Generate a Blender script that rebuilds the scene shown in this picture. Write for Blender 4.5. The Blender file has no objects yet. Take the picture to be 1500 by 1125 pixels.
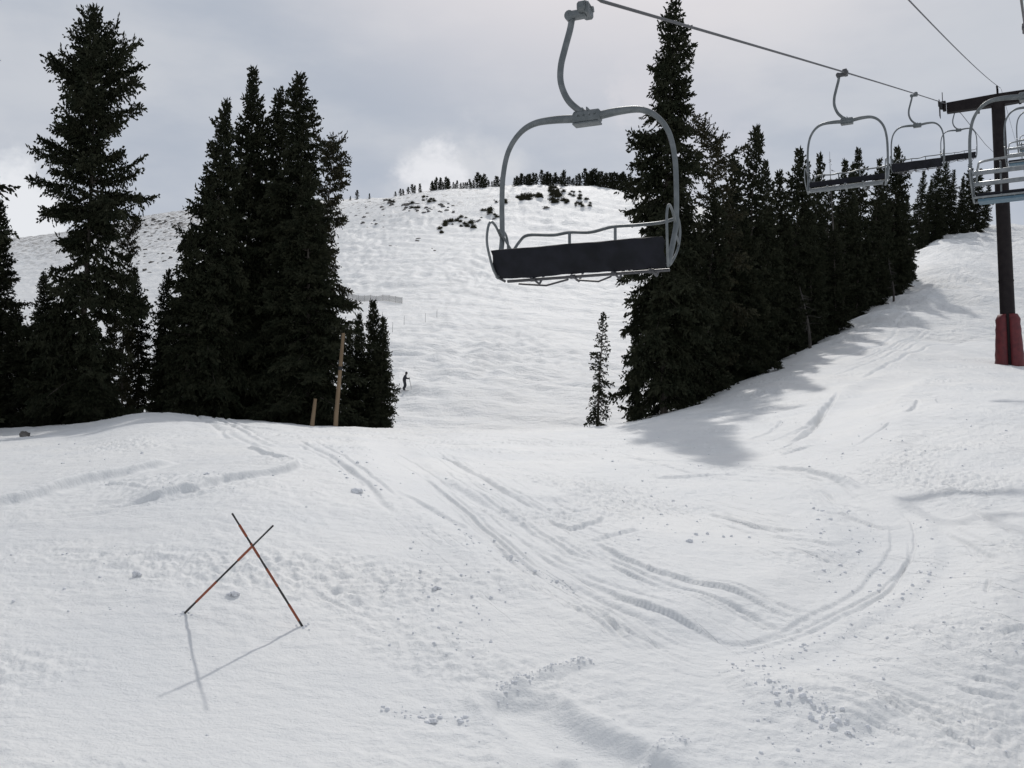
import bpy, math, random
import numpy as np
from mathutils import Vector, Matrix, Euler
R = math.radians
sc = bpy.context.scene
COL = sc.collection
F = 1450.0
PITCH = math.atan(92.5 / F)
SUN_AZ, SUN_EL = 6.6, 43.5
SUN = np.array([math.sin(R(SUN_AZ))*math.cos(R(SUN_EL)), math.cos(R(SUN_AZ))*math.cos(R(SUN_EL)), math.sin(R(SUN_EL))])

# ------------------------------------------------------------------ camera maths (used only to survey the photograph)
def ray(px, py):
    x = (px-750)/F; u = (562.5-py)/F
    return np.array([x, math.cos(PITCH)-u*math.sin(PITCH), math.sin(PITCH)+u*math.cos(PITCH)])
def slope_of(py):
    r = ray(750, py); return r[2]/r[1]
def at(px, py, Y):
    r = ray(px, py); return r*(Y/r[1])

# ------------------------------------------------------------------ noise
def _h(ix, iy, seed):
    n = (ix.astype(np.int64)*374761393 + iy.astype(np.int64)*668265263 + seed*1274126177) & 0xffffffff
    n = ((n ^ (n >> 13))*1274126177) & 0xffffffff
    n = ((n ^ (n >> 16))*2246822519) & 0xffffffff
    return ((n ^ (n >> 15)) & 0xffffff)/float(0xffffff)
def vnoise(x, y, seed=0):
    xi = np.floor(x); yi = np.floor(y); fx = x-xi; fy = y-yi
    ux = fx*fx*fx*(fx*(fx*6-15)+10); uy = fy*fy*fy*(fy*(fy*6-15)+10)
    def g(ox, oy):
        a = _h(xi+ox, yi+oy, seed)*2*np.pi
        return np.cos(a)*(fx-ox)+np.sin(a)*(fy-oy)
    a = g(0, 0); b = g(1, 0); c = g(0, 1); d = g(1, 1)
    return ((a+(b-a)*ux)*(1-uy)+(c+(d-c)*ux)*uy)*1.5
def fbm(x, y, seed=0, octv=4, gain=.5):
    s = 0; a = 1
    for k in range(octv):
        s = s+a*vnoise(x*2**k, y*2**k, seed+k*17); a *= gain
    return s

# ------------------------------------------------------------------ terrain survey: rows = distance, columns = bearing
PXC = np.array([-1500, -500, 0, 120, 220, 350, 500, 650, 850, 1000, 1100, 1200, 1300, 1400, 1500, 1700, 2600], float)
AC = (PXC-750)/F
ROWS = [  # distance, image row of the ground seen there on each bearing
 (14.5,[700,705,722,718,714,715,730,750,772,785,790,793,790,778,762,740,720]),
 (18.5,[670,668,675,668,661,660,672,695,712,722,722,715,705,692,680,668,660]),
 (26,  [640,642,648,640,624,632,641,654,662,662,658,640,617,604,598,600,600]),
 (40,  [628,628,626,620,603,615,626,630,628,604,590,573,561,555,556,565,570]),
 (50,  [640,640,640,640,626,630,634,632,634,594,556,536,527,529,533,545,550]),
 (62,  [670,672,672,668,655,648,642,635,640,600,548,508,495,498,504,512,520]),
 (80,  [650,655,655,652,646,632,607,601,610,590,550,500,462,456,460,470,480]),
 (94,  [635,640,636,632,625,603,572,569,582,578,545,492,440,422,427,437,450]),
 (110, [620,620,612,606,598,575,546,544,556,560,535,482,420,394,400,410,420]),
 (150, [585,580,568,562,552,530,496,492,503,510,490,450,395,348,352,360,380]),
 (180, [555,550,536,530,520,498,466,460,470,478,465,430,385,338,331,340,360]),
 (240, [500,495,486,478,468,446,418,408,414,420,420,408,385,350,342,345,360]),
 (330, [440,438,430,418,404,380,356,341,336,345,360,368,370,360,358,360,370]),
 (430, [400,395,385,372,357,338,308,278,271,297,318,333,342,352,356,360,370]),
 (560, [370,362,350,335,314,300,292,290,292,312,328,340,350,358,360,365,375]),
 (700, [375,368,356,342,322,312,306,310,315,330,345,355,362,370,372,376,380]),
 (1000,[430,430,430,425,420,420,420,420,420,425,430,435,440,440,440,440,440]),
 (1600,[520,520,520,520,520,520,520,520,520,520,520,520,520,520,520,520,520]),
]
def pchip(x, y, xq):
    # monotone cubic on each row: x (n), y (...,n) -> values at xq (m)
    h = np.diff(x); d = np.diff(y, axis=-1)/h
    m = np.zeros_like(y)
    a, b = d[..., :-1], d[..., 1:]
    w1 = 2*h[1:]+h[:-1]; w2 = h[1:]+2*h[:-1]
    with np.errstate(divide='ignore', invalid='ignore'):
        mm = (w1+w2)/(w1/a+w2/b)
    mm = np.where((a*b > 0), mm, 0)
    soft = (a*b <= 0)
    m[..., 1:-1] = np.where(soft, (a+b)*.12, mm)
    m[..., 0] = d[..., 0]; m[..., -1] = d[..., -1]
    i = np.clip(np.searchsorted(x, xq)-1, 0, len(x)-2)
    t = (xq-x[i])/h[i]; t2 = t*t; t3 = t2*t
    return y, m, i, t, h
def pev(x, y, xq):
    y, m, i, t, h = pchip(x, y, np.clip(xq, x[0], x[-1]))
    t2 = t*t; t3 = t2*t
    return (2*t3-3*t2+1)*y[..., i]+(t3-2*t2+t)*h[i]*m[..., i]+(-2*t3+3*t2)*y[..., i+1]+(t3-t2)*h[i]*m[..., i+1]
def near_z(X, Y):
    x = np.clip(X, -5, 5)
    return -2.36-0.085*x+.085*np.clip(Y-5.5, -8, 20)
LY = np.log(np.array([3, 5, 8, 10.5]+[r[0] for r in ROWS], float))
TAB = []
for y in (3, 5, 8, 10.5):
    TAB.append(near_z(AC*y, np.full_like(AC, y))/y)
for yy, r in ROWS:
    TAB.append(np.array([slope_of(p) for p in r]))
TAB[3] = np.array([slope_of(p) for p in [820,825,845,850,850,855,868,882,900,915,922,925,922,912,900,880,860]])
TAB = np.array(TAB)
_ag = np.linspace(AC[0], AC[-1], 1200)
_tg = pev(AC, TAB, _ag)                       # rows x 1200
k_ = np.exp(-np.linspace(-2, 2, 33)**2); k_ /= k_.sum()
_tg = np.array([np.convolve(np.pad(r, 16, mode='edge'), k_, 'valid') for r in _tg])
_lg = np.linspace(LY[0], LY[-1], 900)
_G = pev(LY, _tg.T, _lg).T                    # 900 x 1200
k2 = np.exp(-np.linspace(-2, 2, 13)**2); k2 /= k2.sum()
_G = np.array([np.convolve(np.pad(c, 6, mode='edge'), k2, 'valid') for c in _G.T]).T
def H0(X, Y):
    X = np.asarray(X, float); Y = np.asarray(Y, float)
    Yc = np.clip(Y, 3.01, 1590)
    a = np.clip(X/Yc, AC[0], AC[-1]-1e-6)
    fi = (a-_ag[0])/(_ag[1]-_ag[0]); i = np.clip(fi.astype(int), 0, 1198); fx = fi-i
    fj = (np.log(Yc)-_lg[0])/(_lg[1]-_lg[0]); j = np.clip(fj.astype(int), 0, 898); fy = fj-j
    g = (_G[j, i]*(1-fx)+_G[j, i+1]*fx)*(1-fy)+(_G[j+1, i]*(1-fx)+_G[j+1, i+1]*fx)*fy
    z = g*Yc
    w = np.clip((Y-3.2)/2.8, 0, 1); w = w*w*(3-2*w)
    return near_z(X, Y)*(1-w)+z*w
_YS = np.exp(np.linspace(math.log(3.4), math.log(900), 3000))
def hit(px, py, ymin=3.4, ymax=900):
    r = ray(px, py); X = r[0]/r[1]*_YS; Z = r[2]/r[1]*_YS
    below = (Z <= H0(X, _YS)) & (_YS >= ymin)
    i = int(np.argmax(below)) if below.any() else len(_YS)-1
    return np.array([X[i], _YS[i], float(H0(X[i], _YS[i]))])

# ------------------------------------------------------------------ snow relief
def seg_field(pts, X, Y):
    """distance, side and position along a ground polyline"""
    best = np.full(X.shape, 1e9); side = np.zeros(X.shape); along = np.zeros(X.shape)
    acc = 0; tot = sum(np.linalg.norm(np.subtract(b, a)) for a, b in zip(pts[:-1], pts[1:]))
    for (ax, ay), (bx, by) in zip(pts[:-1], pts[1:]):
        dx, dy = bx-ax, by-ay; L = math.hypot(dx, dy)+1e-9
        t = np.clip(((X-ax)*dx+(Y-ay)*dy)/(L*L), 0, 1)
        ex, ey = X-ax-t*dx, Y-ay-t*dy; d = np.hypot(ex, ey)
        m = d < best
        best = np.where(m, d, best); side = np.where(m, np.sign(dx*ey-dy*ex), side); along = np.where(m, (acc+t*L)/tot, along)
        acc += L
    return best, side, along
def smooth_pts(P, n=6):
    P = [np.array(p, float) for p in P]
    if len(P) < 3: return [tuple(p) for p in P]
    out = []
    Q = [2*P[0]-P[1]]+P+[2*P[-1]-P[-2]]
    for i in range(1, len(Q)-2):
        for k in range(n):
            t = k/n
            out.append(.5*((2*Q[i])+(-Q[i-1]+Q[i+1])*t+(2*Q[i-1]-5*Q[i]+4*Q[i+1]-Q[i+2])*t*t+(-Q[i-1]+3*Q[i]-3*Q[i+1]+Q[i+2])*t**3))
    out.append(P[-1])
    return [tuple(p) for p in out]
# (kind, width m, depth m, photo points) ; groove = ski line, ledge = step, scoop = scraped trough, bank = low ridge
TR = [
 ('g', .10, .060, [(570,717),(654,756),(701,791),(780,833),(850,866),(920,899),(1013,931)]),
 ('g', .07, .045, [(590,722),(640,748),(690,775)]),
 ('g', .09, .050, [(617,691),(640,717),(673,738)]),
 ('g', .10, .060, [(640,665),(687,689),(761,733),(808,752)]),
 ('l', .10, .060, [(801,759),(836,774),(873,766),(885,756)]),
 ('g', .08, .040, [(864,794),(943,775)]),
 ('l', .10, .065, [(869,796),(943,833),(1013,854),(1100,880),(1180,905)]),
 ('g', .05, .035, [(880,812),(960,850),(1060,884),(1150,912)]),
 ('g', .05, .030, [(900,835),(1000,875),(1090,902)]),
 ('g', .05, .030, [(850,800),(905,835),(960,862)]),
 ('g', .06, .040, [(760,795),(840,838),(930,872),(1010,900)]),
 ('g', .05, .030, [(700,760),(780,800),(860,840)]),
 ('l', .12, .080, [(817,829),(864,854),(929,885),(1004,910),(1067,934),(1122,925),(1183,894),(1239,867),(1278,833),(1303,800),(1300,761)]),
 ('b', .13, .075, [(1061,980),(1139,956),(1222,922),(1289,883),(1339,856),(1367,811),(1361,767),(1333,739),(1278,717),(1194,692),(1120,680)]),
 ('s', .80, .070, [(900,965),(1050,955),(1150,930),(1240,890),(1310,845),(1335,800),(1325,760),(1285,735),(1200,705)]),
 ('g', .05, .030, [(1000,850),(1083,867),(1183,895)]),
 ('g', .06, .040, [(1050,878),(1144,915)]),
 ('g', .05, .030, [(1010,872),(1090,900),(1130,918)]),
 ('l', .10, .055, [(1033,747),(1100,769),(1194,786)]),
 ('l', .08, .050, [(1128,783),(1222,804)]),
 ('g', .06, .035, [(1150,804),(1222,828)]),
 ('l', .12, .060, [(957,700),(1020,699),(1083,695)]),
 ('g', .12, .050, [(906,670),(960,674),(1027,677)]),
 ('g', .14, .060, [(930,640),(1000,652),(1060,655)]),
 ('l', .12, .050, [(1111,656),(1161,647),(1194,617),(1200,600)]),
 ('g', .10, .050, [(1096,645),(1130,632),(1150,615)]),
 ('l', .14, .080, [(1250,650),(1280,632),(1306,619)]),
 ('l', .14, .080, [(1322,606),(1335,600),(1344,586)]),
 ('g', .12, .060, [(1144,667),(1194,650)]),
 ('l', .10, .050, [(1222,750),(1300,772)]),
 ('g', .06, .035, [(1210,730),(1290,748)]),
 ('s', .90, .090, [(1189,683),(1239,644),(1244,606),(1289,567),(1340,545)]),
 ('g', .05, .035, [(1239,1000),(1311,1025),(1389,1056)]),
 ('g', .04, .030, [(1190,985),(1300,1015),(1420,1048),(1500,1062)]),
 ('g', .06, .018, [(1367,753),(1430,768),(1500,778)]),
 ('g', .05, .016, [(1380,800),(1450,818),(1500,834)]),
 ('l', .06, .040, [(1465,932),(1500,919)]),
 ('g', .05, .035, [(1422,992),(1500,1011)]),
 ('g', .05, .035, [(1400,1010),(1500,1030)]),
 ('L', .16, .150, [(-60,752),(0,741),(48,731),(121,708),(194,690),(264,672)]),
 ('L', .13, .120, [(184,737),(242,730),(291,720),(329,706),(378,698),(426,692),(440,679)]),
 ('l', .12, .080, [(361,654),(402,670),(438,679)]),
 ('l', .14, .070, [(291,614),(339,625),(417,633)]),
 ('g', .12, .050, [(310,621),(334,643)]),
 ('g', .14, .060, [(492,634),(557,639)]),
 ('g', .12, .050, [(560,640),(640,650),(730,655)]),
 ('g', .05, .035, [(470,871),(509,892)]),
 ('b', .08, .040, [(738,1012),(780,991),(827,977),(869,966)]),
 ('s', .26, .10, [(752,1012),(775,1040),(830,1075),(900,1110),(960,1150)]),
 ('s', .20, .055, [(748,1020),(765,1070),(800,1125),(830,1170)]),
 ('b', .06, .035, [(925,1120),(960,1105),(1009,1083)]),
 ('b', .08, .035, [(960,1120),(1010,1100)]),
 ('g', .20, .070, [(640,700),(720,745),(800,790),(870,835)]),
 ('b', .45, .060, [(600,745),(680,800),(760,850),(860,905),(960,945)]),
 ('b', .50, .060, [(1060,1000),(1180,1010),(1300,1060)]),
 ('s', .50, .030, [(560,640),(600,690),(660,740),(740,800),(840,860),(960,925)]),
 ('b', .22, .060, [(835,710),(850,718),(800,735)]),
 ('g', .05, .025, [(850,880),(900,925),(930,945)]),
 ('g', .05, .025, [(875,905),(905,925),(990,945)]),
 ('g', .16, .07, [(1090,545),(1200,530),(1290,505),(1330,470)]),
 ('g', .16, .07, [(1250,560),(1330,520),(1400,500),(1500,495)]),
 ('g', .18, .08, [(1330,430),(1380,415),(1430,380),(1500,365)]),
 ('g', .18, .08, [(1300,480),(1370,450),(1440,440),(1500,425)]),
 ('g', .18, .08, [(1290,455),(1330,430),(1370,405)]),
]
_rt = random.Random(12)
def family(P, n, spread, w0, w1, d0, d1, jit=.25):
    for k in range(n):
        o = _rt.uniform(-1, 1)*spread; sl = _rt.uniform(-1, 1)*spread*jit; a = _rt.uniform(0, .45); b = _rt.uniform(.6, 1.0)
        S = smooth_pts(P, 5); i0, i1 = int(a*(len(S)-1)), int(b*(len(S)-1)); S = S[i0:i1+1:3]+[S[i1]]
        if len(S) < 2: continue
        Q = []
        for j, (x, y) in enumerate(S):
            t = j/(len(S)-1); per = max(.35, (y-600)/300)
            Q.append((x+.3*o*per, y-(o+sl*(t-.5)*2)*.5*per))
        TR.append(('g', _rt.uniform(w0, w1), _rt.uniform(d0, d1), Q))
family([(560,640),(640,690),(740,760),(850,835),(960,890),(1060,925),(1150,915)], 18, 130, .028, .05, .010, .022)
family([(640,665),(760,735),(870,796),(1000,850),(1180,900)], 18, 90, .028, .045, .010, .020)
family([(900,965),(1050,955),(1150,930),(1240,890),(1310,845),(1335,800),(1325,760),(1270,725)], 8, 34, .03, .05, .008, .016)
family([(900,650),(1040,690),(1180,700),(1290,760)], 12, 60, .04, .08, .015, .03)
family([(1030,740),(1130,775),(1260,800)], 10, 50, .03, .06, .012, .026)
family([(1170,985),(1300,1015),(1500,1070)], 14, 90, .02, .045, .010, .022)
family([(1370,745),(1440,790),(1520,830)], 10, 90, .03, .06, .012, .022)
family([(1420,905),(1520,960)], 6, 90, .03, .05, .012, .02)
family([(280,600),(360,640),(440,680)], 8, 60, .06, .12, .02, .05)
family([(440,640),(520,690),(600,760)], 8, 60, .04, .09, .015, .03)
family([(1090,660),(1170,640),(1210,600),(1240,560)], 9, 70, .07, .13, .03, .06)
family([(1180,560),(1280,525),(1370,490),(1480,470)], 9, 60, .08, .14, .03, .07)
family([(1290,460),(1360,430),(1440,400),(1500,380)], 8, 50, .10, .18, .05, .09)
family([(700,640),(850,650),(1000,640)], 8, 30, .08, .14, .02, .05)
family([(0,760),(150,745),(330,715),(470,700)], 6, 40, .05, .1, .015, .03)
TRG = []
for kind, w, dp, P in TR:
    if kind in 'gl': w *= .62; dp *= 1.05
    elif kind == 'L': dp *= 1.3
    elif kind == 'b': dp *= 1.5
    else: dp *= 1.3
    g = [tuple(hit(*p)[:2]) for p in smooth_pts(P, 3)]
    TRG.append((kind, w, dp, g))
def relief(X, Y):
    z = np.zeros(X.shape)
    nearw = np.clip(1-(Y-45)/25, 0, 1)
    # broad wind-blown swells and fine crust
    z += .06*fbm(X/4.5, Y/6.0, 3, 3)*np.clip((Y-6)/12, .15, 1)
    calm = 1-.8*np.exp(-(((X+2.4)/2.2)**2+((Y-8.6)/2.2)**2)**2)
    z += .028*calm*fbm(X/1.3, Y/.9, 11, 3, .5)*np.clip(Y/25, .45, 1.3)
    mask = np.clip(.5+1.5*vnoise(X/2.2, Y/3.0, 41), 0, 1)
    z += .012*mask*fbm(X/.25, Y/.22, 23, 4, .62)*nearw
    z += .022*np.maximum(0, vnoise(X/.11, Y/.10, 29)-.30)*mask*nearw*np.clip((X+1.5)/3, .2, 1)
    # wind scallops: thin curved lips facing the camera
    q = vnoise(X/.9+.6*vnoise(X/.5, Y/.5, 5), Y/.30, 51)
    z += .003*(.4+.6*calm)*np.clip(q*4, -1, 1)*(1-mask*.5)*nearw
    z += .008*fbm(X/.45, Y/.45, 57, 4, .62)*nearw*(.4+.6*calm)
    # churned snow bands
    ch = np.clip(1.8*vnoise(X/3.1+2, Y/2.0, 71)-.15+.35*np.clip((X-.5)/2, 0, 1)*np.clip((12-Y)/4, 0, 1), 0, 1)
    z += .034*ch*fbm(X/.15, Y/.15, 77, 4, .6)*nearw
    for kind, w, dp, g in TRG:
        ga = np.array(g); pad = w*6+.1
        m = (X > ga[:, 0].min()-pad) & (X < ga[:, 0].max()+pad) & (Y > ga[:, 1].min()-pad) & (Y < ga[:, 1].max()+pad)
        if not m.any(): continue
        xs, ys = X[m], Y[m]
        xw = xs+.03*vnoise(xs/.6, ys/.6, 91); yw = ys+.03*vnoise(xs/.6, ys/.6, 92)
        d, s, al = seg_field(g, xw, yw)
        end = np.clip(al/.12, 0, 1)*np.clip((1-al)/.12, 0, 1)*(.85+.2*vnoise(xs/1.1, ys/1.1, 93))
        sd = d*s
        if kind == 'g':
            v = -dp*np.exp(-(d/w)**2)+.22*dp*np.exp(-((sd-2.2*w)/w)**2)
        elif kind == 'l':   # low step, farther side higher, groove at its foot
            v = -dp*.3*np.exp(-(d/w)**2)*(sd < 0)+dp*.9*(1/(1+np.exp(-np.clip(sd/w*7, -30, 30))))*np.exp(-np.maximum(sd, 0)/(w*8))
        elif kind == 'L':
            v = dp*(1/(1+np.exp(-np.clip(sd/w*8, -30, 30))))*np.exp(-np.maximum(sd, 0)/(w*9))-dp*.1*np.exp(-((sd+w)/w)**2)
        elif kind == 's':
            v = -dp*np.exp(-(d/w)**4)+.35*dp*np.exp(-((d-1.5*w)/(.4*w))**2)
            # scraped smooth: damp the crust inside
            z[m] *= 1-.75*np.exp(-(d/w)**4)*end
        else:
            v = dp*np.exp(-(d/w)**2)*(1+.2*fbm(xs/.12, ys/.12, 95, 2))
        z[m] += v*end
    # the open slopes farther off: skied bumps
    far = np.clip((Y-60)/30, 0, 1)*np.clip((1500-Y)/900, 0, 1)
    wx = X+6*vnoise(X/30, Y/40, 61); wy = Y+6*vnoise(X/30, Y/40, 62)
    mog = vnoise(wx/3.6, wy/5.2, 63)*(.6+.5*vnoise(wx/25, wy/30, 68))+.45*vnoise(wx/1.9+wy/14, wy/3.2, 64)+.35*vnoise(wx/7+wy/9, wy/9, 69)+.8*vnoise(wx/12, wy/15, 65)
    z += far*np.clip(.75+.9*vnoise(X/38, Y/55, 87), .25, 1.5)*(.60*mog+.30*vnoise((wx*.45+wy)/2.6, (wx-.45*wy)/16, 88))
    # cross-hill ledges
    z += far*.32*np.clip(vnoise(wx/16, (wy+.35*wx)/5.5, 66)*2.2, -.6, .8)
    right = np.clip((X/np.maximum(Y, 1)-.25)/.1, 0, 1)*np.clip((Y-45)/12, 0, 1)*np.clip((80-Y)/15, 0, 1)
    z += right*.18*vnoise(X/3.2, Y/4.5, 67)
    return z
def HT(X, Y):
    X = np.asarray(X, float); Y = np.asarray(Y, float)
    return H0(X, Y)+relief(np.atleast_1d(X), np.atleast_1d(Y)).reshape(X.shape)
def hz(x, y): return float(H0(x, y)+relief(np.array([float(x)]), np.array([float(y)]))[0])

# ------------------------------------------------------------------ object helpers
def tag(o, label=None, cat=None, group=None, kind=None):
    if label: o['label'] = label
    if cat: o['category'] = cat
    if group: o['group'] = group
    if kind: o['kind'] = kind
    return o
def link(name, me, mat=None, parent=None, smooth=False):
    o = bpy.data.objects.new(name, me); COL.objects.link(o)
    if mat: me.materials.append(mat)
    if parent: o.parent = parent
    if smooth: me.polygons.foreach_set('use_smooth', np.ones(len(me.polygons), bool))
    return o
def empty(name, loc=(0, 0, 0), rz=0):
    o = bpy.data.objects.new(name, None); COL.objects.link(o); o.empty_display_size = .2
    o.location = loc; o.rotation_euler = (0, 0, rz); return o
def np_mesh(name, V, Fc, k=4):
    me = bpy.data.meshes.new(name)
    V = np.asarray(V, np.float32); Fc = np.asarray(Fc, np.int32)
    me.vertices.add(len(V)); me.vertices.foreach_set('co', V.ravel())
    n = len(Fc); me.loops.add(n*k); me.loops.foreach_set('vertex_index', Fc.ravel())
    me.polygons.add(n); me.polygons.foreach_set('loop_start', np.arange(n, dtype=np.int32)*k)
    try: me.polygons.foreach_set('loop_total', np.full(n, k, np.int32))
    except Exception: pass
    me.update(calc_edges=True); return me
class MB:
    def __init__(s): s.v = []; s.f = []
    def box(s, c, size, rot=None, bev=0):
        hx, hy, hz_ = [q/2 for q in size]; M = rot if rot else Matrix.Identity(3)
        b = len(s.v)
        if bev <= 0:
            for x, y, z in [(-1,-1,-1),(1,-1,-1),(1,1,-1),(-1,1,-1),(-1,-1,1),(1,-1,1),(1,1,1),(-1,1,1)]:
                s.v.append(tuple(Vector(c)+M@Vector((x*hx, y*hy, z*hz_))))
            for f in [(0,3,2,1),(4,5,6,7),(0,1,5,4),(1,2,6,5),(2,3,7,6),(3,0,4,7)]: s.f.append(tuple(b+i for i in f))
        else:
            e = min(bev, hx*.9, hy*.9, hz_*.9)
            # rounded section in y-z swept along x, with inset ends
            sec = [(-hy+e, -hz_), (hy-e, -hz_), (hy, -hz_+e), (hy, hz_-e), (hy-e, hz_), (-hy+e, hz_), (-hy, hz_-e), (-hy, -hz_+e)]
            rings = [(-hx, 1-e/max(hy, hz_)), (-hx+e, 1), (hx-e, 1), (hx, 1-e/max(hy, hz_))]
            for x, k in rings:
                for (y, z) in sec: s.v.append(tuple(Vector(c)+M@Vector((x, y*k, z*k))))
            for r in range(3):
                for i in range(8):
                    j = (i+1) % 8; s.f.append((b+r*8+i, b+(r+1)*8+i, b+(r+1)*8+j, b+r*8+j))
            s.f.append(tuple(b+i for i in range(8))); s.f.append(tuple(b+24+i for i in reversed(range(8))))
    def tube(s, pts, r, n=10, closed=False):
        P = [Vector(p) for p in pts]; rr = r if isinstance(r, (list, tuple)) else [r]*len(P)
        b = len(s.v); up = None
        for i, p in enumerate(P):
            if closed: t = (P[(i+1) % len(P)]-P[i-1]).normalized()
            else: t = (P[min(i+1, len(P)-1)]-P[max(i-1, 0)]).normalized()
            if up is None:
                a = Vector((0, 0, 1)) if abs(t.z) < .9 else Vector((1, 0, 0))
                up = (a-t*a.dot(t)).normalized()
            else:
                up = up-t*up.dot(t)
                up = up.normalized() if up.length > 1e-6 else t.orthogonal().normalized()
            w = t.cross(up)
            for k in range(n):
                an = 2*math.pi*k/n
                s.v.append(tuple(p+(up*math.cos(an)+w*math.sin(an))*rr[i]))
        m = len(P)
        for i in range(m if closed else m-1):
            for k in range(n):
                k2 = (k+1) % n; i2 = (i+1) % m
                s.f.append((b+i*n+k, b+i*n+k2, b+i2*n+k2, b+i2*n+k))
        if not closed:
            s.f.append(tuple(b+k for k in reversed(range(n)))); s.f.append(tuple(b+(m-1)*n+k for k in range(n)))
    def cyl(s, c, axis, r, h, n=16):
        a = Vector(axis).normalized(); c = Vector(c); s.tube([c-a*h/2, c+a*h/2], r, n)
    def build(s, name, mat, parent=None, smooth=True, ang=40):
        me = bpy.data.meshes.new(name); me.from_pydata(s.v, [], s.f); me.update()
        o = link(name, me, mat, parent, smooth)
        if smooth:
            try: me.set_sharp_from_angle(angle=R(ang))
            except Exception: pass
        return o
def copy_tree(o, parent=None):
    c = o.copy(); COL.objects.link(c); c.parent = parent
    for ch in [q for q in o.children]: copy_tree(ch, c)
    return c

# ------------------------------------------------------------------ materials
def mat(name, col, rough=.6, metal=0, noise=None, bump=None, spec=None):
    m = bpy.data.materials.new(name); m.use_nodes = True; nt = m.node_tree; b = nt.nodes['Principled BSDF']
    b.inputs['Base Color'].default_value = (*col, 1); b.inputs['Roughness'].default_value = rough; b.inputs['Metallic'].default_value = metal
    if spec is not None: b.inputs['Specular IOR Level'].default_value = spec
    tc = nt.nodes.new('ShaderNodeTexCoord')
    if noise:
        sc_, col2, det = noise[:3]; st = noise[3] if len(noise) > 3 else (1, 1, 1)
        mp = nt.nodes.new('ShaderNodeMapping'); mp.inputs['Scale'].default_value = st
        n = nt.nodes.new('ShaderNodeTexNoise'); n.inputs['Scale'].default_value = sc_; n.inputs['Detail'].default_value = det
        r = nt.nodes.new('ShaderNodeValToRGB'); r.color_ramp.elements[0].position = .38; r.color_ramp.elements[1].position = .62
        r.color_ramp.elements[0].color = (*col, 1); r.color_ramp.elements[1].color = (*col2, 1)
        nt.links.new(tc.outputs['Object'], mp.inputs[0]); nt.links.new(mp.outputs[0], n.inputs['Vector'])
        nt.links.new(n.outputs['Fac'], r.inputs[0]); nt.links.new(r.outputs[0], b.inputs['Base Color'])
    if bump:
        n2 = nt.nodes.new('ShaderNodeTexNoise'); n2.inputs['Scale'].default_value = bump[0]; n2.inputs['Detail'].default_value = 4
        bp = nt.nodes.new('ShaderNodeBump'); bp.inputs['Strength'].default_value = bump[1]; bp.inputs['Distance'].default_value = bump[2]
        nt.links.new(tc.outputs['Object'], n2.inputs['Vector']); nt.links.new(n2.outputs['Fac'], bp.inputs['Height']); nt.links.new(bp.outputs[0], b.inputs['Normal'])
    return m
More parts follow.
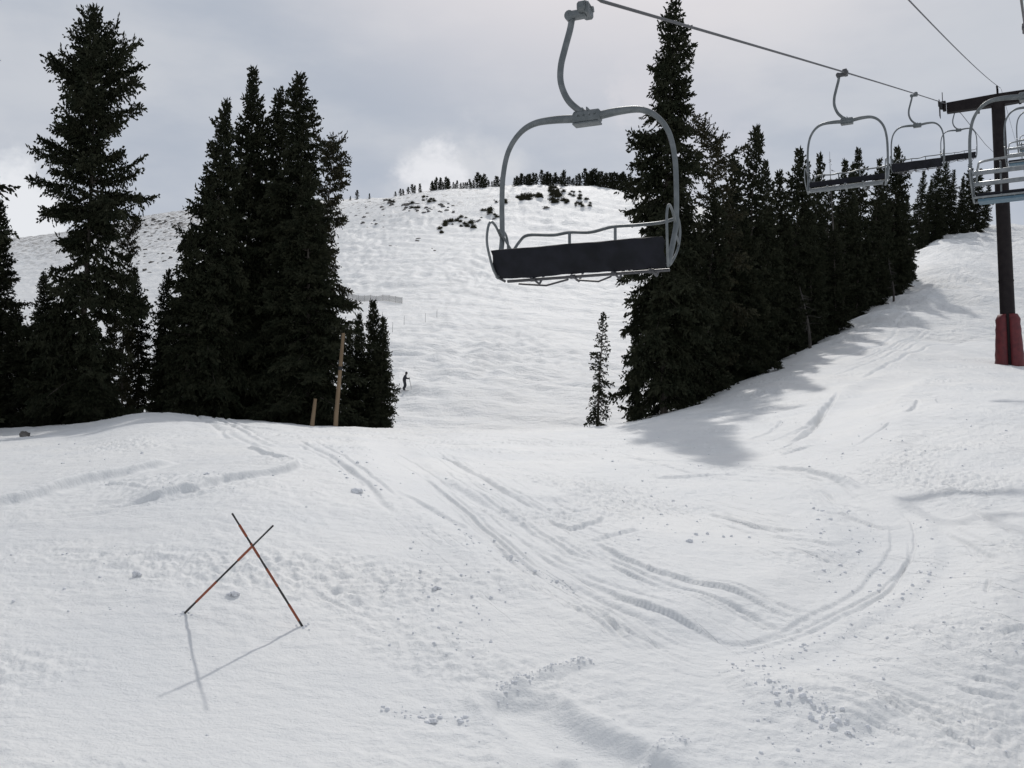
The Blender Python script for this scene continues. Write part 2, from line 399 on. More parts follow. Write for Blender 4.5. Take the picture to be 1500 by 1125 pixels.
def snow_mat(name, scale1, dist, rocky=False):
    m = bpy.data.materials.new(name); m.use_nodes = True; nt = m.node_tree; b = nt.nodes['Principled BSDF']; L = nt.links
    b.inputs['Roughness'].default_value = .62; b.inputs['Specular IOR Level'].default_value = .25
    tc = nt.nodes.new('ShaderNodeTexCoord')
    def nz(s, det, rough=.55, stretch=None):
        n = nt.nodes.new('ShaderNodeTexNoise'); n.inputs['Scale'].default_value = s; n.inputs['Detail'].default_value = det; n.inputs['Roughness'].default_value = rough
        if stretch:
            mp = nt.nodes.new('ShaderNodeMapping'); mp.inputs['Scale'].default_value = stretch; L.new(tc.outputs['Object'], mp.inputs[0]); L.new(mp.outputs[0], n.inputs['Vector'])
        else: L.new(tc.outputs['Object'], n.inputs['Vector'])
        return n
    r = nt.nodes.new('ShaderNodeValToRGB'); e = r.color_ramp.elements
    e[0].position = .35; e[0].color = (.79, .80, .80, 1); e[1].position = .65; e[1].color = (.85, .85, .835, 1)
    L.new(nz(.35, 3).outputs['Fac'], r.inputs[0]); out = r.outputs[0]
    if rocky:
        # scree and dead grass poking through thin snow on the wind-scoured upper hill
        a = nt.nodes.new('ShaderNodeValToRGB'); a.color_ramp.elements[0].position = .545; a.color_ramp.elements[1].position = .60
        L.new(nz(.30, 9, .7, (1, .6, .6)).outputs['Fac'], a.inputs[0])
        sx = nt.nodes.new('ShaderNodeSeparateXYZ'); L.new(tc.outputs['Object'], sx.inputs[0])
        def mr(src, lo, hi):
            q = nt.nodes.new('ShaderNodeMapRange'); q.inputs['From Min'].default_value = lo; q.inputs['From Max'].default_value = hi; L.new(src, q.inputs['Value']); return q.outputs[0]
        def mul(p, q):
            k = nt.nodes.new('ShaderNodeMath'); k.operation = 'MULTIPLY'; L.new(p, k.inputs[0]); L.new(q, k.inputs[1]); return k.outputs[0]
        w = mul(mr(sx.outputs['Z'], 76, 112), mr(sx.outputs['X'], 25, -45))
        mx = nt.nodes.new('ShaderNodeMix'); mx.data_type = 'RGBA'; mx.inputs[7].default_value = (.17, .155, .14, 1)
        a2 = nt.nodes.new('ShaderNodeValToRGB'); a2.color_ramp.elements[0].position = .49; a2.color_ramp.elements[1].position = .58
        L.new(nz(.42, 9, .72, (1, .6, .6)).outputs['Fac'], a2.inputs[0])
        w2 = mul(mr(sx.outputs['Z'], 62, 112), mr(sx.outputs['X'], -80, -150))
        mxm = nt.nodes.new('ShaderNodeMath'); mxm.operation = 'MAXIMUM'; L.new(mul(a.outputs[0], w), mxm.inputs[0]); L.new(mul(a2.outputs[0], w2), mxm.inputs[1])
        k2 = mxm.outputs[0]; L.new(k2, mx.inputs[0]); L.new(out, mx.inputs[6]); out = mx.outputs[2]
    L.new(out, b.inputs['Base Color'])
    b1 = nt.nodes.new('ShaderNodeBump'); b1.inputs['Strength'].default_value = .55; b1.inputs['Distance'].default_value = dist
    L.new(nz(scale1, 6, .6, (1, 1.5, 1)).outputs['Fac'], b1.inputs['Height'])
    b2 = nt.nodes.new('ShaderNodeBump'); b2.inputs['Strength'].default_value = .5; b2.inputs['Distance'].default_value = dist*.42
    L.new(nz(scale1*7, 4, .65).outputs['Fac'], b2.inputs['Height']); L.new(b1.outputs[0], b2.inputs['Normal']); last = b2.outputs[0]
    if not rocky:
        for ang, lo, hi, dd in ((SWEEP1, .46, .60, .016), (SWEEP3, .60, .68, .006)):
            mp0 = nt.nodes.new('ShaderNodeMapping'); mp0.inputs['Rotation'].default_value = (0, 0, -ang); L.new(tc.outputs['Object'], mp0.inputs[0])
            mp = nt.nodes.new('ShaderNodeMapping'); mp.inputs['Scale'].default_value = (.35, 13, .2); L.new(mp0.outputs[0], mp.inputs[0])
            n = nt.nodes.new('ShaderNodeTexNoise'); n.inputs['Scale'].default_value = 1; n.inputs['Detail'].default_value = 2; n.inputs['Distortion'].default_value = .25; L.new(mp.outputs[0], n.inputs['Vector'])
            q = nt.nodes.new('ShaderNodeValToRGB'); q.color_ramp.elements[0].position = .57; q.color_ramp.elements[1].position = .66; L.new(n.outputs['Fac'], q.inputs[0])
            k = nt.nodes.new('ShaderNodeValToRGB'); k.color_ramp.elements[0].position = lo; k.color_ramp.elements[1].position = hi
            nn = nz(.22+dd*6, 2); L.new(nn.outputs['Fac'], k.inputs[0])
            ml = nt.nodes.new('ShaderNodeMath'); ml.operation = 'MULTIPLY'; L.new(q.outputs[0], ml.inputs[0]); L.new(k.outputs[0], ml.inputs[1])
            bb = nt.nodes.new('ShaderNodeBump'); bb.invert = True; bb.inputs['Strength'].default_value = .8; bb.inputs['Distance'].default_value = dd
            sx = nt.nodes.new('ShaderNodeSeparateXYZ'); L.new(tc.outputs['Object'], sx.inputs[0])
            mr_ = nt.nodes.new('ShaderNodeMapRange'); mr_.inputs['From Min'].default_value = -2.2; mr_.inputs['From Max'].default_value = 0; L.new(sx.outputs['X'], mr_.inputs['Value'])
            mr2 = nt.nodes.new('ShaderNodeMapRange'); mr2.inputs['From Min'].default_value = 8.6; mr2.inputs['From Max'].default_value = 11; L.new(sx.outputs['Y'], mr2.inputs['Value'])
            m3 = nt.nodes.new('ShaderNodeMath'); m3.operation = 'MULTIPLY'; L.new(mr_.outputs[0], m3.inputs[0]); L.new(mr2.outputs[0], m3.inputs[1])
            m4 = nt.nodes.new('ShaderNodeMath'); m4.operation = 'MULTIPLY'; L.new(m3.outputs[0], m4.inputs[0]); L.new(ml.outputs[0], m4.inputs[1])
            L.new(m4.outputs[0], bb.inputs['Height']); L.new(last, bb.inputs['Normal']); last = bb.outputs[0]
    L.new(last, b.inputs['Normal'])
    return m
def _dir(a, b_): p = hit(*a); q = hit(*b_); return math.atan2(q[1]-p[1], q[0]-p[0])
SWEEP1 = _dir((640, 700), (1000, 890)); SWEEP3 = _dir((1180, 985), (1480, 1060))
M_snow = snow_mat('snow', 6, .05)
M_hill = snow_mat('hill_snow', .6, .8, True)
M_clod = mat('snow_lumps', (.80, .81, .83), .65, bump=(40, .5, .01))
M_needle = mat('spruce_needles', (.019, .024, .013), .8, noise=(1.6, (.042, .045, .026), 3), spec=.15)
M_needle2 = mat('dry_needles', (.040, .042, .026), .75, noise=(1.6, (.065, .060, .035), 3), spec=.15)
M_bark = mat('bark', (.075, .065, .055), .9, noise=(6, (.14, .125, .11), 5, (1, 1, .3)), spec=.1)
M_dead = mat('dead_wood', (.06, .055, .05), .9, noise=(6, (.10, .092, .085), 5, (1, 1, .3)), spec=.1)
M_steel = mat('galvanised_steel', (.13, .145, .15), .45, .55, noise=(9, (.18, .195, .20), 5), bump=(60, .15, .004))
M_steel2 = mat('bright_steel', (.20, .215, .22), .38, .6, noise=(9, (.27, .285, .29), 5))
M_pad = mat('black_seat_pad', (.008, .009, .012), .7, noise=(5, (.014, .015, .021), 4), bump=(7, .35, .02), spec=.2)
M_blue = mat('blue_seat_underside', (.06, .12, .17), .6, noise=(8, (.09, .16, .21), 4))
M_rope = mat('steel_rope', (.07, .07, .075), .5, .5, noise=(90, (.11, .11, .115), 2))
M_tower = mat('tower_brown_steel', (.010, .007, .008), .6, .0, noise=(3, (.017, .013, .013), 5), bump=(30, .15, .005), spec=.2)
M_black = mat('black_rubber', (.012, .012, .013), .6, noise=(12, (.022, .022, .023), 3))
M_red = mat('red_vinyl_pad', (.085, .009, .013), .6, noise=(4, (.13, .015, .018), 4), bump=(5, .4, .03))
M_log = mat('peeled_log', (.17, .115, .065), .8, noise=(5, (.25, .175, .105), 6, (1, 1, .12)), bump=(14, .4, .01))
M_bamboo = mat('bamboo_black', (.015, .013, .012), .5, noise=(30, (.025, .022, .02), 2))
M_orange = mat('bamboo_orange', (.30, .07, .025), .55, noise=(30, (.20, .05, .02), 2))
M_rock = mat('rock', (.10, .092, .085), .9, noise=(1.2, (.20, .185, .17), 6), bump=(3, .6, .2))
M_net = mat('fence_net', (.12, .12, .125), .8, noise=(4, (.18, .18, .18), 3))
M_cloth = mat('dark_ski_clothing', (.02, .02, .026), .75, noise=(6, (.035, .035, .045), 3))
M_pants = mat('dark_ski_trousers', (.03, .03, .04), .75, noise=(6, (.05, .05, .06), 3))
M_skin = mat('skin', (.45, .28, .21), .6, noise=(20, (.50, .32, .24), 2))
M_ski = mat('ski_plastic', (.18, .19, .21), .4, noise=(6, (.28, .29, .31), 2))
M_white = mat('number_plate', (.55, .56, .57), .5, noise=(20, (.60, .61, .62), 2))

# ------------------------------------------------------------------ ground and hill
def grid(rows, cols):
    Yg = rows[:, None]; S = np.where(Yg > -2, Yg+3, 1+(-2-Yg))
    X = cols[None, :]*S; Y = np.broadcast_to(Yg, X.shape)
    Z = H0(X, Y)+relief(X, np.ascontiguousarray(Y))
    nr, nc = X.shape
    V = np.stack([X, Y, Z], -1).reshape(-1, 3)
    i = np.arange((nr-1)*nc).reshape(nr-1, nc)[:, :-1].ravel()
    return V, np.stack([i, i+1, i+nc+1, i+nc], 1)
def cols(n, w=.56):
    side = np.concatenate([np.geomspace(.012, 5, 34)])
    core = np.linspace(-w, w, n)
    return np.concatenate([-(w+side)[::-1], core, w+side])
near_rows = np.concatenate([np.linspace(-40, -3, 12), np.linspace(-2, 4, 40), np.exp(np.arange(math.log(4.06), math.log(62), .0034)), [62.0]])
V, Fc = grid(near_rows, cols(1200))
g = link('ground', np_mesh('ground', V, Fc), M_snow, None, True); tag(g, kind='structure')
far_rows = np.concatenate([np.exp(np.arange(math.log(62.0), math.log(480), .0065)), np.exp(np.arange(math.log(480), math.log(1590), .02))])
V, Fc = grid(far_rows, cols(760))
g = link('hill', np_mesh('hill', V, Fc), M_hill, None, True); tag(g, kind='structure')

# ------------------------------------------------------------------ loose snow
def lump(rng, r, sub=1):
    t = (1+5**.5)/2
    v = np.array([(-1,t,0),(1,t,0),(-1,-t,0),(1,-t,0),(0,-1,t),(0,1,t),(0,-1,-t),(0,1,-t),(t,0,-1),(t,0,1),(-t,0,-1),(-t,0,1)], float); v /= np.linalg.norm(v[0])
    f = [(0,11,5),(0,5,1),(0,1,7),(0,7,10),(0,10,11),(1,5,9),(5,11,4),(11,10,2),(10,7,6),(7,1,8),(3,9,4),(3,4,2),(3,2,6),(3,6,8),(3,8,9),(4,9,5),(2,4,11),(6,2,10),(8,6,7),(9,8,1)]
    for _ in range(sub):
        vl = [tuple(a) for a in v]; cache = {}; nf = []
        def mid(a, b):
            k = (min(a, b), max(a, b))
            if k not in cache:
                p = (np.array(vl[a])+np.array(vl[b])); p /= np.linalg.norm(p); vl.append(tuple(p)); cache[k] = len(vl)-1
            return cache[k]
        for a, b, c in f:
            x, y, z = mid(a, b), mid(b, c), mid(c, a); nf += [(a, x, z), (b, y, x), (c, z, y), (x, y, z)]
        v = np.array(vl); f = nf
    q = rng.normal(size=3)*3
    k = 1+.34*np.sin(v@rng.normal(size=3)*3+q[0])*np.cos(v@rng.normal(size=3)*2.5+q[1])+.12*rng.normal(size=len(v))
    v = v*k[:, None]*np.array([1, rng.uniform(.6, 1.1), rng.uniform(.45, .9)])*r
    a = rng.uniform(0, 6.28); c_, s_ = math.cos(a), math.sin(a)
    return v@np.array([[c_, s_, 0], [-s_, c_, 0], [0, 0, 1]]), np.array(f)
rng = np.random.default_rng(5)
LUMPS = [lump(rng, 1, 0) for _ in range(14)]
pos = []
def cl(px0, px1, py0, py1, n, r0, r1):
    for _ in range(int(n*.8)):
        p = hit(rng.uniform(px0, px1), rng.uniform(py0, py1)); pos.append((p[0], p[1], (r0*.55)*(r1*.8/(r0*.55))**(rng.random()**2.4)))
for a in [(600,780,780,900,120,.010,.035),(900,1120,720,800,120,.012,.045),(1180,1300,740,860,190,.012,.05),(1080,1300,930,1120,160,.008,.032),
          (1100,1500,960,1125,160,.008,.026),(480,560,660,730,60,.015,.05),(0,200,800,900,80,.008,.03),(100,480,690,760,70,.010,.03),
          (560,720,840,960,150,.008,.028),(1330,1390,740,880,90,.010,.04),(1240,1480,580,700,170,.015,.05),(700,1000,1020,1125,60,.006,.02),
          (1380,1500,700,950,70,.010,.03),(880,1150,640,720,120,.015,.05),(1120,1260,600,690,60,.015,.06),(560,720,650,720,60,.012,.04),
          (0,560,900,1125,45,.006,.016),(40,230,640,692,40,.012,.05),(1150,1500,880,960,80,.008,.03)]: cl(*a)
def along(P, n, w, r0, r1):
    g = [hit(*p)[:2] for p in smooth_pts(P, 3)]
    for _ in range(n):
        i = rng.integers(len(g)-1); t = rng.random(); p = g[i]*(1-t)+g[i+1]*t+rng.normal(size=2)*w
        pos.append((p[0], p[1], r0*.6*(r1*.85/(r0*.6))**(rng.random()**2)))
along([(738,1012),(780,991),(827,977),(869,966)], 150, .030, .008, .026)
along([(1061,980),(1139,956),(1222,922),(1289,883),(1339,856),(1367,811)], 110, .10, .010, .035)
along([(640,748),(701,791),(780,833),(850,866)], 90, .08, .010, .040)
along([(925,1120),(960,1105),(1009,1083)], 60, .03, .008, .02)
along([(1100,1000),(1180,1040),(1260,1080)], 130, .10, .010, .04)
along([(735,1020),(745,1000)], 25, .05, .012, .03)
along([(560,1040),(640,1050),(700,1060)], 45, .05, .010, .035)
for (cx_, cy_, rr_) in ((270, 898, .03), (443, 915, .03)):
    p = hit(cx_, cy_)
    for _ in range(16): pos.append((p[0]+rng.normal()*rr_*1.3, p[1]+rng.normal()*rr_*1.3, rng.uniform(.006, .018)))
Vs = []; Fs = []; b = 0
px_ = np.array([p[0] for p in pos]); py_ = np.array([p[1] for p in pos]); pz_ = HT(px_, py_)
for (x, y, r), z in zip(pos, pz_):
    v, f = LUMPS[rng.integers(14)]
    a = rng.uniform(0, 6.28); c_, s_ = math.cos(a), math.sin(a)
    v = v@np.array([[c_, s_, 0], [-s_, c_, 0], [0, 0, 1]])*r+np.array([x, y, z+r*.1]); Vs.append(v); Fs.append(f+b); b += len(v)
o = link('loose_snow', np_mesh('loose_snow', np.concatenate(Vs), np.concatenate(Fs), 3), M_clod, None, True); tag(o, 'small loose crumbs of snow scattered over the ski tracks', 'snow crumbs', kind='stuff')
def chunk(px, py, r, label, name='snow_chunk', m=None, n=4, grp='larger snow chunks lying on the slope'):
    p = hit(px, py); Vv = []; Ff = []; bb = 0
    for k in range(n):
        v, f = lump(rng, r*rng.uniform(.45, 1), 2); v = v+np.array([rng.normal()*r*.6, rng.normal()*r*.4, r*.15+max(0, rng.normal())*r*.3]) if k else v
        Vv.append(v); Ff.append(f+bb); bb += len(v)
    o = link(name, np_mesh(name, np.concatenate(Vv), np.concatenate(Ff), 3), m or M_clod, None, True)
    o.location = (p[0], p[1], hz(p[0], p[1])); tag(o, label, 'snow chunk' if m is None else 'rock', grp if m is None else None)
chunk(204, 845, .045, 'lone small snow chunk left of the crossed poles')
chunk(345, 872, .050, 'lumpy snow chunk lying between the feet of the crossed poles')
chunk(520, 722, .075, 'rounded snow chunk above and right of the crossed poles')
chunk(637, 864, .035, 'small snow chunk alone on smooth snow left of the long tracks')
chunk(628, 1058, .050, 'snow chunk near the bottom edge left of the scraped trough')
chunk(1012, 794, .070, 'snow chunk amid crumbs below the tall spruce shadow')
chunk(300, 705, .040, 'snow chunk just above the curved snow ledge')
chunk(43, 640, .13, 'small dark rock sticking out of the shaded snow at left', 'rock', M_rock, 3)

# ------------------------------------------------------------------ spruces
def frame_tufts(P, D, ln, wd, rng):
    """two crossed slim rhombi for each needle spray"""
    D = D/np.linalg.norm(D, axis=1, keepdims=True)
    A = rng.normal(size=D.shape); U = np.cross(D, A); U /= np.linalg.norm(U, axis=1, keepdims=True); W = np.cross(D, U)
    n = len(P); ln = ln[:, None]; wd = wd[:, None]
    mid = P+D*ln*.42; tip = P+D*ln
    V = np.stack([P, mid+U*wd, tip, mid-U*wd, P, mid+W*wd, tip, mid-W*wd], 1).reshape(-1, 3)
    return V, np.arange(n*8).reshape(-1, 4)
def spruce(seed, H, Rr, prof, nb=240, tuft=.2, low=.04, dens=1.0, el_top=45, el_bot=-18, droop=.22, gap=.25, bend=.0, patch=.35, tips=1.0, ragged=.26):
    rng = np.random.default_rng(seed)
    ph = rng.uniform(0, 6.28, 4)
    def axis(t): return np.stack([bend*np.sin(t*3+ph[0])*t*H*.1, bend*np.cos(t*2.3+ph[1])*t*H*.1, t*H], -1)
    t = low+(1-low-.012)*((np.arange(nb)+rng.random(nb))/nb)**.92
    az = np.arange(nb)*2.39996+rng.normal(size=nb)*.5
    clump = 1+patch*np.sin(az*1+t*17+ph[2])*np.sin(t*31+ph[3]) + patch*.6*np.sin(az*2-t*23+ph[0])
    Lb = Rr*np.interp(1-t, [p[0] for p in prof], [p[1] for p in prof])*clump*(1+ragged*rng.normal(size=nb))
    Lb = np.clip(Lb, .10*tuft/.2, Rr*1.5)
    keep = rng.random(nb) > gap*np.clip((1-t)*2, .2, 1)*(vnoise(t*9, az*.6, seed) > .12)
    el = np.radians(el_bot+(el_top-el_bot)*np.clip((t-.25)/.75, 0, 1)**1.3+rng.normal(size=nb)*7)
    Ps = []; Ds = []; Ls = []; tw = MB()
    for k in range(nb):
        if not keep[k]: continue
        L = Lb[k]; h = np.array([math.cos(az[k]), math.sin(az[k]), 0]); side = np.array([-h[1], h[0], 0])
        dr = droop*(1-.6*t[k]); side_b = rng.normal()*.12
        base = axis(np.array(t[k]))
        def pt(s):
            s = np.asarray(s)[:, None]
            return base+h*(L*s*math.cos(el[k]))+side*(side_b*L*s*s)+np.array([0, 0, 1])*(L*(s*math.sin(el[k])-dr*s*s+dr*.75*s**4))
        ns = max(2, int(L/(tuft*.62)*dens))
        s = np.linspace(.10 if L < .8 else .16, 1, ns)+rng.normal(size=ns)*.02
        C = pt(s); T = pt(s+.02)-pt(s-.02); T /= np.linalg.norm(T, axis=1, keepdims=True)
        Ps.append(C); Ds.append(T+rng.normal(size=T.shape)*.25); Ls.append(np.full(ns, 1.1))
        Ps.append(C[-1:]); Ds.append(T[-1:]+np.array([[0, 0, .25]])); Ls.append(np.full(1, 1.35*tips))
        for sg in (-1, 1):
            tl = (.16+.34*L*np.sin(np.clip(s, 0, 1)*2.6+.25)*.8)*(1+.35*rng.normal(size=ns))
            tl = np.clip(tl, .06, .9)
            an = np.radians(52+rng.normal(size=ns)*13)
            dirs = T*np.cos(an)[:, None]+sg*side*np.sin(an)[:, None]+np.array([0, 0, 1])*(rng.normal(size=ns)*.22-.12)[:, None]
            dirs /= np.linalg.norm(dirs, axis=1, keepdims=True)
            mmax = int(.9/(tuft*.6))+1
            for q in range(mmax):
                d = q*tuft*.6; m = tl > d
                if not m.any(): break
                Ps.append(C[m]+dirs[m]*d); Ds.append(dirs[m]+rng.normal(size=(m.sum(), 3))*.38+np.array([0, 0, -.12])); Ls.append(np.full(m.sum(), 1.0))
        if L > .45*tuft/.2 and k % 2 == 0:
            ss = np.array([0, .35, .75]); Q = pt(ss); tw.tube([tuple(q) for q in Q], [.012+.014*L, .008+.008*L, .006], 4)
    # leader
    tt = np.linspace(.93, 1.0, 14); A = axis(tt); Ps.append(A); Ds.append(np.tile([0, 0, 1.], (14, 1))+rng.normal(size=(14, 3))*.45); Ls.append(np.full(14, .8))
    P = np.concatenate(Ps); D = np.concatenate(Ds); Lq = np.concatenate(Ls)*tuft*rng.uniform(.7, 1.35, len(P))
    V, Fq = frame_tufts(P, D, Lq, Lq*rng.uniform(.16, .27, len(P)), rng)
    crown = np_mesh('crown', V, Fq)
    tt = np.linspace(0, 1, 14); A = axis(tt); A[0, 2] = -.8
    r0 = .012*H+.04
    tw.tube([tuple(a) for a in A], [max(.012, r0*(1-x)**.9) for x in tt], 8)
    tm = bpy.data.meshes.new('trunk'); tm.from_pydata(tw.v, [], tw.f); tm.update(); tm.polygons.foreach_set('use_smooth', np.ones(len(tm.polygons), bool))
    return crown, tm, H
CONE = [(0, .05), (.1, .2), (.3, .5), (.6, .82), (.85, 1), (1, .9)]
FULL = [(0, .04), (.06, .14), (.15, .36), (.3, .62), (.5, .9), (.75, 1), (1, .8)]
BROAD = [(0, .06), (.05, .22), (.12, .5), (.2, .85), (.3, .8), (.45, .85), (.55, 1), (.7, .9), (.85, 1), (1, .95)]
COLM = [(0, .05), (.06, .2), (.14, .4), (.26, .48), (.36, .72), (.5, .85), (.65, 1), (.85, .95), (1, .9)]
FLAT = [(0, .35), (.04, .6), (.1, .75), (.2, .6), (.4, .8), (.7, 1), (1, .9)]
SPIRE = [(0, .04), (.05, .10), (.12, .20), (.2, .30), (.3, .42), (.42, .60), (.55, .80), (.7, 1), (.85, 1), (1, .9)]
MESH = {}
def reg(key, spec, needle=None):
    c, t, H = spec
    c.materials.append(needle or M_needle); t.materials.append(M_bark); MESH[key] = (c, t, H)
BROAD2 = [(0, .05), (.04, .14), (.09, .34), (.15, .70), (.22, 1.05), (.3, .85), (.38, .95), (.46, 1.05), (.54, .8), (.66, .9), (.85, 1), (1, .95)]
reg('big1', spruce(101, 15.5, 2.5, BROAD2, 300, .20, .03, 1.05, 42, -10, .20, .22, .5, .45, ragged=.28))
reg('fullA', spruce(202, 13, 2.78, SPIRE, 330, .19, .03, 1.05, 42, -20, .24, .14, .25, .22))
reg('fullB', spruce(203, 14, 2.55, SPIRE, 340, .19, .03, 1.05, 45, -16, .2, .16, .25, .28))
reg('fullC', spruce(204, 14, 2.9, SPIRE, 330, .19, .03, 1.0, 40, -22, .26, .16, .3, .30))
reg('tall', spruce(305, 18, 2.35, COLM, 430, .20, .03, 1.05, 25, -24, .22, .14, .3, .36, ragged=.22))
reg('flat', spruce(406, 12.5, 1.7, FLAT, 170, .18, .05, .9, 30, -20, .2, .32, .5, .45), M_needle2)
reg('small', spruce(507, 5.5, 1.0, CONE, 190, .13, .02, 1.1, 45, -10, .14, .1, .15, .2))
reg('slim', spruce(508, 5.2, .62, CONE, 80, .13, .02, .8, 35, -22, .2, .2, .3, .3))
reg('thin', spruce(509, 9.5, .85, CONE, 110, .15, .04, .7, 35, -18, .2, .35, .4, .4), M_needle2)
for i in range(5):
    reg('grove%d' % i, spruce(600+i, 14, [2.0, 1.8, 2.2, 1.7, 1.9][i], [CONE, FULL, FULL, COLM, CONE][i], [230, 220, 240, 220, 210][i], .27, .02, 1.0, 40, -18, .2, .12, .3, .28))
for i in range(3):
    reg('ridge%d' % i, spruce(700+i, 6, [1.1, .9, 1.2][i], CONE, 52, .55, .03, .9, 40, -10, .12, .1, .3, .3))
def tree(key, pxt, pyt, pxb, Y, label, group=None, wid=1.0, rz=None, sink=.1, name='spruce_tree', cat='spruce tree'):
    c, t, H = MESH[key]
    X = (pxb-750)/F*Y*1.0; z = float(H0(X, Y))
    Xr = ray(pxb, 560); X = Xr[0]/Xr[1]*Y; z = float(H0(X, Y))
    top = at(pxt, pyt, Y); h = top[2]-z; s = h/H
    r = empty(name, (X, Y, z-sink)); r.rotation_euler = (0, math.atan2(top[0]-X, h), 0)
    sp = bpy.data.objects.new('crown', c); COL.objects.link(sp); sp.parent = r
    tp = bpy.data.objects.new('trunk', t); COL.objects.link(tp); tp.parent = r
    a = rz if rz is not None else random.Random(str((pxt, pyt, Y))).uniform(0, 6.28)
    wid *= .80 if key.startswith('grove') else .72
    for o in (sp, tp): o.scale = (s*wid, s*wid, s); o.rotation_euler = (0, 0, a)
    tag(r, label, cat, group)
    return r
GL = 'spruces in the left-hand stand'; GR = 'spruces in the right-hand grove'; GF = 'spruces in the far stand up by the tower'
tree('big1', 137, 2, 114, 37, 'big ragged spruce with open spreading branches at the far left', GL, .77, 2.2)
tree('big1', -158, -190, -170, 31, 'spruce beyond the left edge whose one branch tip pokes into the top left corner', GL, 1.0, 1.0)
tree('fullB', -6, 290, -12, 41, 'spruce at the left edge, only its right half in view behind the ragged one', GL, 1.0)
tree('fullC', 62, 395, 62, 38, 'dark spruce hidden behind the lower half of the big ragged spruce', GL, 1.1)
tree('grove2', 22, 440, 22, 39, 'low dark spruce at the left edge below the ragged one', GL, 1.5)
tree('fullB', 92, 470, 92, 38.5, 'low spruce in the dark under the middle of the ragged one', GL, 1.3)
tree('fullC', 146, 500, 148, 39, 'small dark spruce with boughs on the snow, right foot of the ragged one', GL, 1.0)
tree('fullA', 128, 455, 130, 36.5, 'low dark spruce at the right foot of the big ragged spruce', GL, 1.05)
tree('flat', 186, 322, 180, 43, 'thin grey-green spruce with sparse top right of the ragged spruce', GL, .55)
tree('grove1', 203, 388, 203, 44, 'narrow dark spruce between the ragged spruce and the tall cluster', GL, .75)
tree('grove0', 163, 430, 163, 45, 'low dark spruce behind the sparse grey-green one', GL, .7)
tree('grove3', 243, 392, 240, 45, 'short spruce at the left foot of the tall cluster', GL, .85)
tree('fullA', 326, 142, 296, 41, 'leftmost tall spruce of the cluster, shorter than the two behind', GL, .77)
tree('fullB', 369, 93, 350, 43, 'tall spruce with a long thin leader, second from left in the cluster', GL, .80)
tree('fullC', 414, 128, 398, 44, 'spruce whose tip stands just left of the knobbly-topped one', GL, .78)
tree('tall', 444, 97, 432, 42, 'tall spruce with knobbly top on the right of the cluster', GL, .98, 1.2)
tree('fullC', 452, 250, 452, 41, 'broad spruce whose boughs reach farthest right toward the open run', GL, 1.12, 2.6)
tree('flat', 489, 202, 472, 44.5, 'sparse flat-topped spruce at the right edge of the cluster', GL, .72)
tree('fullB', 238, 470, 236, 41, 'low spruce at the left foot of the cluster, mostly in its shade', GL, 1.0)
tree('grove2', 285, 330, 268, 40, 'lower spruce filling the left front of the tall cluster', GL, .8)
tree('small', 546, 438, 549, 43.5, 'tallest of the three little spruces right of the wooden posts', 'little spruces right of the wooden posts', .82)
tree('small', 526, 457, 526, 44.5, 'left one of the three little spruces right of the wooden posts', 'little spruces right of the wooden posts', .70)
tree('small', 560, 462, 558, 43, 'right one of the three little spruces right of the wooden posts', 'little spruces right of the wooden posts', .76)
tree('small', 511, 487, 511, 46, 'small dark spruce right behind the tall wooden post', 'little spruces right of the wooden posts', .7)
tree('slim', 882, 455, 875, 43.5, 'slim young spruce standing alone left of the tallest spruce', GR, 1.0)
tree('tall', 986, -14, 972, 44, 'tallest spruce in view, its tip crossing the haul rope', GR, .86, .4)
tree('fullC', 932, 430, 932, 46, 'low spruce at the left foot of the tallest one, under the near chair', GR, .42)
tree('flat', 1052, 190, 1045, 51, 'flat-topped spruce just right of the tallest spruce', GR, .9)
tree('grove3', 1105, 182, 1103, 57, 'pointed spruce with narrow steeple tip right of the flat-topped one', GR, .85)
